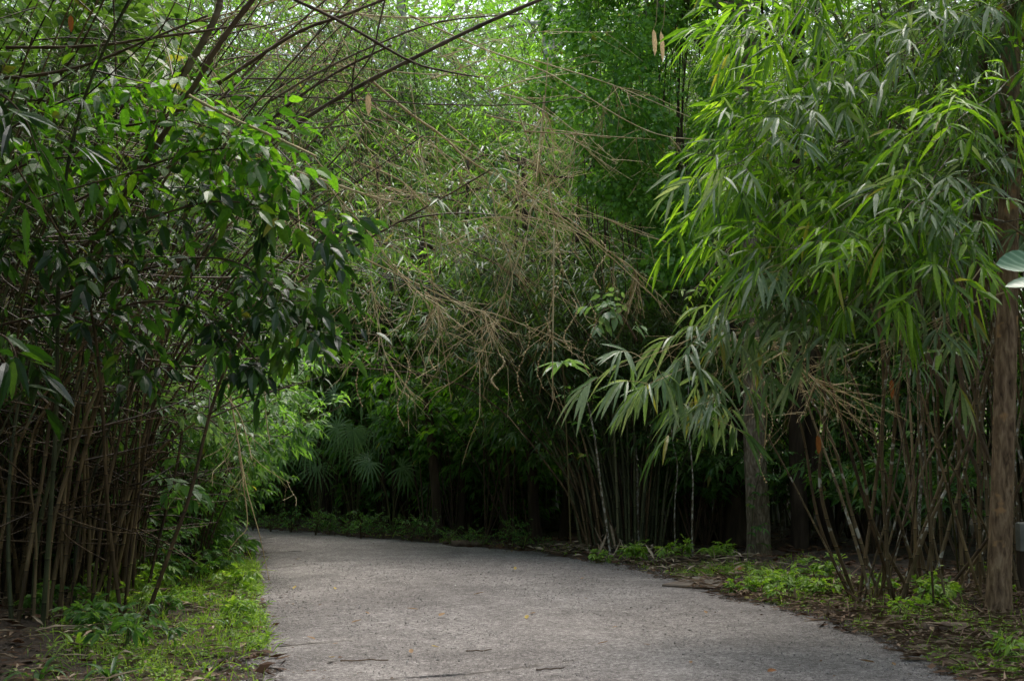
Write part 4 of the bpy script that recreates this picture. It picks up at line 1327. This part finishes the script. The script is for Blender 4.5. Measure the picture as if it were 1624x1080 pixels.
rng = np.random.default_rng(505)
for i in range(4):
    x = 655 + i * 52 + U(-14, 14)
    q = on_ground(x, 846 + (x - 400) * .06)
    put([PT], usedT, 0, (q[0], q[1] + U(1.0, 1.6), 0), U(0, 6.28), U(0.8, 1.1), 'slender light green sapling standing at the outer edge of the road bend', 'light green saplings at the road bend')
for i in range(16):
    x = 395 + i * 31 + U(-12, 12)
    q = on_ground(x, 844 + max(0, x - 400) * .07)
    put(PS, usedS, 3, (q[0], q[1] + U(.1, .5), 0), U(0, 6.28), U(0.2, 0.45), 'low leafy weed bush right at the outer edge of the road bend', 'low bushes lining the road bend')
# palms
def palm(label, p, fans, R, height):
    t = thing('fan_palm', label, 'palm', p)
    tm = Mesh()
    for k in range(fans):
        a = k / fans * 2 * pi + U(-.3, .3)
        top = np.array([cos(a) * U(.35, .9), sin(a) * U(.2, .5) - 0.3, height * U(0.65, 1.1)])
        c = spline([[0, 0, 0], top * [.3, .3, .6], top], 10)
        tm.tubes(c, np.linspace(0.01, 0.006, 10), 5)
        n = 15
        nn = norm(np.array([U(-.5, .5), -1, U(0, .7)]))
        ax = np.array([cos(a), -.2, U(-.6, .3)])
        ax = norm(ax - nn * (ax @ nn))
        sd_ = np.cross(ax, nn)
        an = np.linspace(-2.4, 2.4, n)
        d = ax * np.cos(an)[:, None] + sd_ * np.sin(an)[:, None]
        m = Mesh()
        m.leaves(np.tile(top, (n, 1)), d, np.tile(nn, (n, 1)), R * U(.85, 1.05, n), R * 0.085, U(.3, .8), 'hi', ([0.15, .5, .8], [.6, 1, .7]))
        m.build('frond', M_PALM, t, False)
    tm.build('stalks', M_TWIG, t)


for (x, y, h, R, f, lab) in [(500, 846, 1.75, 0.40, 8, 'fan palm with radiating fronds where the road disappears left'),
                             (560, 850, 2.4, 0.38, 8, 'taller fan palm with pale fronds just past the road bend'),
                             (620, 852, 1.3, 0.33, 6, 'small fan palm in the shade beside the thin saplings')]:
    p = on_ground(x, y - 3) + [0, 0.2, 0]
    p[2] = gz(p)
    palm(lab, p, f, R, h)


def fern(label, p, n, R, W=0.16, mat=M_BROAD_MID, group=None, rise=0.6, name='fern'):
    t = thing(name, label, 'fern', p, group)
    for k in range(n):
        a = k / n * 2 * pi + U(-.3, .3)
        e = np.array([cos(a) * R, sin(a) * R, R * U(.1, .5) * rise])
        c = spline([[0, 0, 0], e * .45 + UP * R * rise * 0.75, e], 14)
        m = Mesh().tubes(c, np.linspace(0.006, 0.002, 14), 4)
        tt = np.repeat(np.linspace(0.18, 0.98, 16), 2)
        o = at(c, tt)
        tan = norm(at(c, np.minimum(tt + .05, 1)) - at(c, tt - .05))
        sd_ = norm(np.cross(tan, UP)) * np.tile([1, -1], 16)[:, None]
        L = R * 0.33 * np.sin(np.clip(tt * 3.0, 0.4, 3.0))
        m.leaves(o, sd_ + tan * 0.4, np.tile(UP, (32, 1)) + rng.normal(0, .1, (32, 3)), L, L * 0.28, 0.2, 'mid')
        m.build('frond', mat, t, False)
    return t


for (x, y, R, dy, lab) in [(800, 850, 1.1, 1.2, 'large fern with arching fronds in the gloom of the middle'), (735, 846, 0.9, 1.5, 'fern in the gloom right of the slender grey tree')]:
    p = on_ground(x, y)
    p[1] += dy
    p[2] = gz(p) + 0.4
    fern(lab, p, 9, R, rise=1.2)
p0 = on_ground(1235, 925)
fern('small fern beside the muddy concrete slab', p0 + [-0.15, 0.1, 0], 8, 0.2, mat=M_HERB)
fern('small fern at the foot of the sapling left of the grey trunk', on_ground(1130, 893), 8, 0.25, mat=M_HERB)


# small verge plants, each its own
def herb(label, p, n, h, L, W=0.42, mat=M_HERB, name='verge_plant', group=None, cat='plant'):
    t = thing(name, label, cat, p, group)
    lm, tm = Mesh(), Mesh()
    for i in range(n):
        a = U(0, 2 * pi)
        r = U(0.2, 1.25) * h
        c = spline([[0, 0, -0.02], [r * .4 * cos(a), r * .4 * sin(a), h * .55], [r * cos(a), r * sin(a), h * U(.35, 1.1)]], 8)
        tm.tubes(c, np.linspace(0.004, 0.002, 8), 4)
        foliage_on(lm, tm, c, 5, (0.25, 1), (0.04, 0.35 * h + 0.03), 0.1, nleaf=5, L=L, W=W, kind='hi', prof=OVATE, tw=0.0015, t0=0.3, grav=0.2)
    tm.build('stems', M_TWIG, t)
    lm.build('foliage', mat, t, False)
    return t


for (x, y, n, h, L, lab) in [(1005, 893, 9, 0.26, (0.06, 0.11), 'leafy green herb at the foot of the straight mottled sapling'),
                             (946, 893, 5, 0.15, (0.05, 0.09), 'low green herb at the left foot of the fanning clump'),
                             (1072, 893, 7, 0.3, (0.06, 0.1), 'green herb at the foot of the thin mottled sapling'),
                             (1170, 945, 7, 0.16, (0.05, 0.09), 'green herb on the front edge of the concrete slab'),
                             (1215, 940, 9, 0.25, (0.05, 0.1), 'bushy green herb at the right end of the concrete slab'),
                             (1255, 945, 10, 0.3, (0.05, 0.09), 'bright bushy herb leading the right verge'),
                             (1300, 950, 9, 0.26, (0.05, 0.09), 'second bright bushy herb of the right verge'),
                             (1305, 925, 7, 0.25, (0.05, 0.1), 'yellow-green herb in front of the tan bamboo stems'),
                             (1395, 945, 8, 0.22, (0.05, 0.1), 'herb in the middle of the right verge litter'),
                             (1490, 965, 9, 0.28, (0.06, 0.11), 'herb near the foot of the brown trunk'),
                             (1150, 890, 6, 0.2, (0.06, 0.1), 'low herb left of the grey trunk foot'),
                             (360, 890, 10, 0.5, (0.09, 0.16), 'dark leafy bush where the left verge meets the road bend'),
                             (340, 915, 8, 0.3, (0.06, 0.12), 'dark green weed clump at the back of the left verge'),
                             (255, 905, 7, 0.45, (0.08, 0.15), 'arching yellow-green plant at the back of the left verge'),
                             (225, 950, 6, 0.3, (0.07, 0.13), 'leafy weed at the foot of the dry left culms'),
                             (60, 985, 6, 0.3, (0.07, 0.13), 'leafy weed in the shade near the left edge'),
                             (140, 1000, 6, 0.25, (0.07, 0.13), 'leafy weed in the shade below the dry left culms'),
                             (375, 985, 6, 0.22, (0.05, 0.1), 'bright weed on the road side of the left verge')]:
    herb(lab, on_ground(x, y), n, h, L, mat=M_BROAD_MID if x in (360, 340, 60, 140) else M_HERB)


def strap(label, p, n, R, W=0.035, mat=M_STRAP, up=1.2, group=None):
    t = thing('strap_leaf_plant', label, 'plant', p, group)
    for k in range(n):
        a = k / n * 2 * pi + U(-.4, .4)
        d = np.array([[cos(a), sin(a), U(.7, 1.6) * up]])
        L = R * U(.7, 1.15)
        Mesh().leaves([[0, 0, 0]], d, [UP + [0.01, 0.02, 0]], L, W * U(.8, 1.2), U(.5, .9), 'hi', ([.15, .4, .6, .8, .92], [.8, 1, .95, .6, .3]), .2).build('leaf', mat, t, True)


for (x, y, n, R, W, lab) in [(175, 1015, 7, 0.6, 0.07, 'tall broad bladed plant at the foot of the dry left culms'),
                             (60, 1085, 9, 0.5, 0.035, 'strap leaved plant in the bottom left corner'),
                             (175, 1090, 11, 0.45, 0.035, 'strap leaved plant at the bottom beside the corner one'),
                             (215, 1000, 6, 0.42, 0.06, 'broad bladed plant right of the tall one'),
                             (265, 1010, 6, 0.35, 0.05, 'short broad bladed plant on the dark part of the left verge'),
                             (365, 1000, 9, 0.38, 0.018, 'tuft of narrow bright blades on the left verge'),
                             (335, 960, 8, 0.4, 0.02, 'pale grass tuft in the middle of the left verge'),
                             (325, 1070, 6, 0.25, 0.02, 'small dim tuft at the bottom of the left verge'),
                             (1440, 960, 8, 0.25, 0.015, 'small grass tuft in the right verge litter'),
                             (1585, 1040, 5, 0.5, 0.014, 'upright grass tuft in front of the brown trunk'),
                             (1475, 1020, 8, 0.2, 0.014, 'grass tuft beside the short log')]:
    strap(lab, on_ground(x, y), n, R, W)

for i in range(34):
    x, y = U(120, 392), U(888, 1075)
    p = on_ground(x, y)
    if road_dist(p[0], p[1])[0] < .08:
        continue
    if i % 2:
        herb('knee low leafy weed rising out of the grass of the left verge', p, 6, U(.16, .42), (0.04, 0.11), U(.3, .5), M_HERB if i % 4 == 1 else M_BROAD_MID, 'weed', 'leafy weeds of the left verge', 'weed')
    else:
        strap('arching bladed grass tuft rising out of the left verge', p, int(U(6, 12)), U(.22, .5), U(.012, .03), M_HERB, group='grass tufts of the left verge')
for i in range(30):
    x, y = U(1230, 1600), U(925, 1060)
    p = on_ground(x, y)
    if road_dist(p[0], p[1])[0] < .1:
        continue
    if i % 2:
        herb('low leafy weed among the litter of the right verge', p, 5, U(.1, .26), (0.03, 0.09), U(.3, .5), M_HERB, 'weed', 'leafy weeds of the right verge', 'weed')
    else:
        strap('small arching grass tuft among the litter of the right verge', p, int(U(6, 12)), U(.14, .34), U(.008, .02), M_HERB, group='grass tufts of the right verge')

# ------------------------------------------------------------------ litter one can count
rng = np.random.default_rng(112)
def sheath(p, rz, L, W, label, group, tilt=0.0):
    n = 9
    t = np.linspace(0, 1, n)
    m = Mesh()
    w = W * np.sin(np.clip(t * 2.6 + .35, 0, pi))
    bow = U(-.25, .25) * L
    rows = []
    for s_ in (-1, -.4, .4, 1):
        x = t * L - L / 2
        rows.append(np.stack([x, s_ * w / 2 + bow * (t - .5) ** 2, 0.012 + W * .45 * (1 - s_ * s_) + tilt * t * L], 1))
    Vv = np.stack(rows, 0)
    V_, f_ = grid_mesh(Vv[..., 0], Vv[..., 1], Vv[..., 2])
    m.add(V_, f_)
    o = m.build('bamboo_sheath', M_SHEATH)
    o.location = tuple(p)
    o.rotation_euler = (0, 0, rz)
    tag(o, label, 'bamboo sheath', group)
    md = o.modifiers.new('thick', 'SOLIDIFY')
    md.thickness = 0.003
    return o


for i in range(70):
    x, y = U(1270, 1620), U(925, 1075)
    edge = 1230 + (y - 962) * 2.6
    if x < edge + 10 or (y < 960 and x < 1330):
        continue
    sheath(on_ground(x, y), rng.normal(0, 0.6), U(0.14, 0.42), U(0.02, 0.05), 'dry straw coloured bamboo sheath lying in the right verge litter', 'bamboo sheaths in the right verge', U(0, .12))
for i in range(9):
    sheath(on_ground(U(930, 990), U(872, 893)), U(0.8, 2.2), U(0.2, 0.4), U(0.02, 0.05), 'dry curled sheath at the foot of the fanning bamboo clump', 'sheaths at the fanning clump', U(.4, 1.2))
for (x, y, L, rz, lab) in [(235, 940, 0.45, -.5, 'pale dry sheath lying on the left verge'), (255, 955, 0.3, -.7, 'second pale sheath just in front of the first on the left verge')]:
    sheath(on_ground(x, y) + UP * .05, rz, L, .09, lab, None, .1)

M_LOGEND = bark_mat('log_bark', (0.08, 0.055, 0.04), (0.17, 0.12, 0.085), (0.3, 0.24, 0.18), (12, 12, 12), .6, .9, rnd=False)
for (x, y, L, r, rz, lab) in [(1500, 1008, .36, .055, .05, 'short thick log lying in the right verge litter'), (1430, 928, .55, .035, -.25, 'pale broken bamboo log lying under the tan stems'), (742, 866, .5, .05, .1, 'mossy log lying along the far road edge')]:
    p = on_ground(x, y)
    n = 14
    c = np.stack([np.linspace(-L / 2, L / 2, n) * cos(rz), np.linspace(-L / 2, L / 2, n) * sin(rz), np.full(n, r * .85)], 1) + rng.normal(0, r * .05, (n, 3))
    o = Mesh().tubes(c, r * (1 + rng.normal(0, .05, n)), 12, cap=True).build('fallen_log', M_LOGEND)
    o.location = tuple(p)
    tag(o, lab, 'log')
for i in range(30):
    x, y = U(430, 1450), U(870, 1075)
    p = G(x, y)
    if road_dist(p[0], p[1])[0] > -0.25:
        continue
    L = U(0.05, 0.13)
    o = Mesh().leaves([[0, 0, 0]], [rnd_dir(1, 0, .15)[0]], [UP + rng.normal(0, .15, 3)], L, L * U(.25, .5), -.1, 'hi', OVATE).build('fallen_leaf', M_YELLOWLEAF if i % 3 == 0 else M_DRYLEAF)
    o.location = (p[0], p[1], 0.045)
    if i % 3 == 0:
        tag(o, 'yellow fallen leaf lying on the gravel road', 'leaf', 'yellow leaves fallen on the road')
    else:
        tag(o, 'brown fallen leaf lying on the gravel road', 'leaf', 'brown leaves fallen on the road')
for (x, y, lab) in [(1165, 912, 'orange fallen leaf behind the concrete slab'), (1385, 937, 'orange fallen leaf in the right verge litter'), (1217, 1076, 'orange fallen leaf at the bottom edge of the road')]:
    p = on_ground(x, y)
    o = Mesh().leaves([[0, 0, 0]], [[1, .2, .2]], [UP + [0, -.5, 0]], (.07 if y > 1000 else .15), (.04 if y > 1000 else .09), .1, 'hi', OVATE).build('fallen_leaf', M_ORANGELEAF)
    o.location = (p[0], p[1], p[2] + .05)
    tag(o, lab, 'leaf')
for (x, y, rz, L, lab) in [(578, 1056, 0.05, .34, 'thin brown stick lying on the road at the lower left'), (875, 1070, .3, .22, 'short brown stick at the bottom middle of the road'), (760, 1040, .2, .2, 'short brown stick on the middle of the road')]:
    p = G(x, y)
    c = np.stack([np.linspace(-L / 2, L / 2, 9), np.linspace(0, L * .15, 9), np.full(9, .04)], 1) + rng.normal(0, .003, (9, 3))
    o = Mesh().tubes(c, np.linspace(.006, .004, 9), 6, cap=True).build('fallen_stick', M_STICK_DARK)
    o.location = (p[0], p[1], 0)
    o.rotation_euler = (0, 0, rz)
    tag(o, lab, 'stick')

# hanging dead leaves
for (x, y, d, L, W, mat, lab) in [(1036, 47, 13.0, .26, .05, M_STRAWLEAF, 'dry straw coloured leaf hanging straight down near the top'), (1048, 50, 13.0, .30, .045, M_STRAWLEAF, 'longer dry leaf hanging right beside its twin near the top'),
                                  (583, 150, 13.0, .2, .06, M_STRAWLEAF, 'pale dead leaf hanging where the long poles cross'), (1296, 690, 13.2, .18, .06, M_ORANGELEAF, 'reddish dead leaf hanging right of the grey trunk'),
                                  (1412, 600, 13.0, .2, .05, M_ORANGELEAF, 'orange dead leaf hanging among the tan stems'), (1274, 545, 13.0, .16, .05, M_STRAWLEAF, 'tan dead leaf hanging in the twig tangle'), (112, 25, 12.5, .16, .05, M_ORANGELEAF, 'orange dead leaf in the top left corner')]:
    p = P(x, y, d)
    th = thing('hanging_dead_leaf', lab, 'leaf', p)
    Mesh().leaves([[0, 0, 0]], [[.05, 0, -1]], [[.3, -1, .1]], L, W, 0.0, 'hi', ([.15, .5, .8], [.8, 1, .7]), .3).build('blade', mat, th)
    Mesh().tubes(spline([[0, 0, 0], [.03, 0, .1], [.05, .02, .5]], 8), np.full(8, .0025), 4).build('stalk', M_STICK, th)

# concrete slab, post
p = on_ground(1160, 930)
bm = Mesh()


def box(m, x0, x1, y0, y1, z0, z1, bev=0.015):
    zs = [(z0, 0), (z1 - bev, 0), (z1, bev)]
    rings = [np.array([[x0 + b, y0 + b, z], [x1 - b, y0 + b, z], [x1 - b, y1 - b, z], [x0 + b, y1 - b, z]]) for z, b in zs]
    V = np.vstack(rings)
    f = []
    for r in range(2):
        for k in range(4):
            a, b = r * 4 + k, r * 4 + (k + 1) % 4
            f += [[a, b, b + 4], [a, b + 4, a + 4]]
    f += [[8, 9, 10], [8, 10, 11]]
    m.add(V, f)


box(bm, -.62, .72, -.5, .5, -.1, .045, .012)
o = bm.build('concrete_slab', M_CONCRETE, smooth_=False)
o.location = (p[0], p[1], 0)
o.rotation_euler = (0, 0, -.5)
tag(o, 'low muddy concrete slab between the road and the right verge', 'slab')
p = on_ground(1628, 965)
th = thing('marker_post', 'short pale topped post just inside the right edge', 'post', (p[0], p[1], gz(p)))
m = Mesh()
box(m, -.06, .06, -.06, .06, -.05, .45, .002)
m.build('shaft', M_BARK_DARK, th, False)
m = Mesh()
box(m, -.065, .065, -.065, .065, .452, .72, .012)
m.build('pale_cap', M_POST, th, False)

# ------------------------------------------------------------------ the far wood, plus foliage masses added to block light
rng = np.random.default_rng(113)
def wood_mass(name, label, n, fn, L, mat=M_WOODLAND):
    pos = fn(n)
    m = len(pos)
    g = Mesh()
    LL = U(L[0], L[1], m)
    g.leaves(pos, rnd_dir(m, -.7, .3), UP + rng.normal(0, .5, (m, 3)), LL, LL * .4, .2, 'lo')
    tag(g.build(name, mat, smooth_=False), label, 'woodland', kind='stuff')


def clumpy(pos, f=0.8, thr=-0.25):
    x, y, z = pos.T
    v = np.sin(x * f + 1.3 * np.sin(y * f * .7)) * np.sin(y * f * 1.1 + 2) + np.sin(z * f * 1.3 + x * .5) * .7
    return pos[v + U(-.6, .6, len(x)) > thr]


def behind(n):
    a = U(radians(-66), radians(66), n)
    r = U(36, 48, n)
    z = U(0, 1, n) * 17.5 + U(-.5, .5, n)
    return clumpy(np.stack([r * np.sin(a), r * np.cos(a), z], 1), .8, -1.1)


def ring(n):  # unseen wood added to keep low skylight off the undergrowth
    a = U(radians(66), radians(294), n)
    r = U(17, 26, n)
    z = U(0, 1, n) * 15
    p = np.stack([r * np.sin(a), r * np.cos(a) + 6, z], 1)
    return p[road_dist(p[:, 0], p[:, 1]) > .5]


def shade_canopy(n):  # overhead leaves added to block skylight and darken the forest below
    x, y, z = U(-17, 19, n), U(-10, 34, n), U(8.5, 13, n)
    p = np.stack([x, y, z], 1)
    d = road_dist(x, y)
    p = p[(d > 4.0) & ~((x > -8) & (x < 7) & (y > 21))]
    x, y, z = U(-5, 6, n // 60), U(15.5, 18, n // 60), U(10.6, 13, n // 60)  # thin patch added above the bend to shade the far road
    xn, yn, zn = U(-12, -2.4, n // 2), U(-6, 12.3, n // 2), U(5.7, 8.5, n // 2)  # low patch added to darken the left thicket
    p = np.vstack([p, np.stack([xn, yn, zn], 1)])
    xl, yl, zl = U(-12, -4.8, n // 3), U(13.2, 23.5, n // 3), U(5.2, 8, n // 3)  # low patch added to darken the shrubs behind the left thicket
    return np.vstack([clumpy(p, .9, -.45), clumpy(np.stack([xl, yl, zl], 1), .9, -.5), clumpy(np.stack([x, y, z], 1), .9, -.1)])


wood_mass('far_woodland', 'deep green wood rising behind everything past the road bend', 210000, behind, (.22, .45), M_BAM_FAR)
wood_mass('shade_woodland', 'unseen wood added round the road to block light from the sides and behind', 50000, ring, (.4, .8))
wood_mass('shade_canopy', 'leafy roof added over both sides of the road to shade the forest', 60000, shade_canopy, (.25, .5))
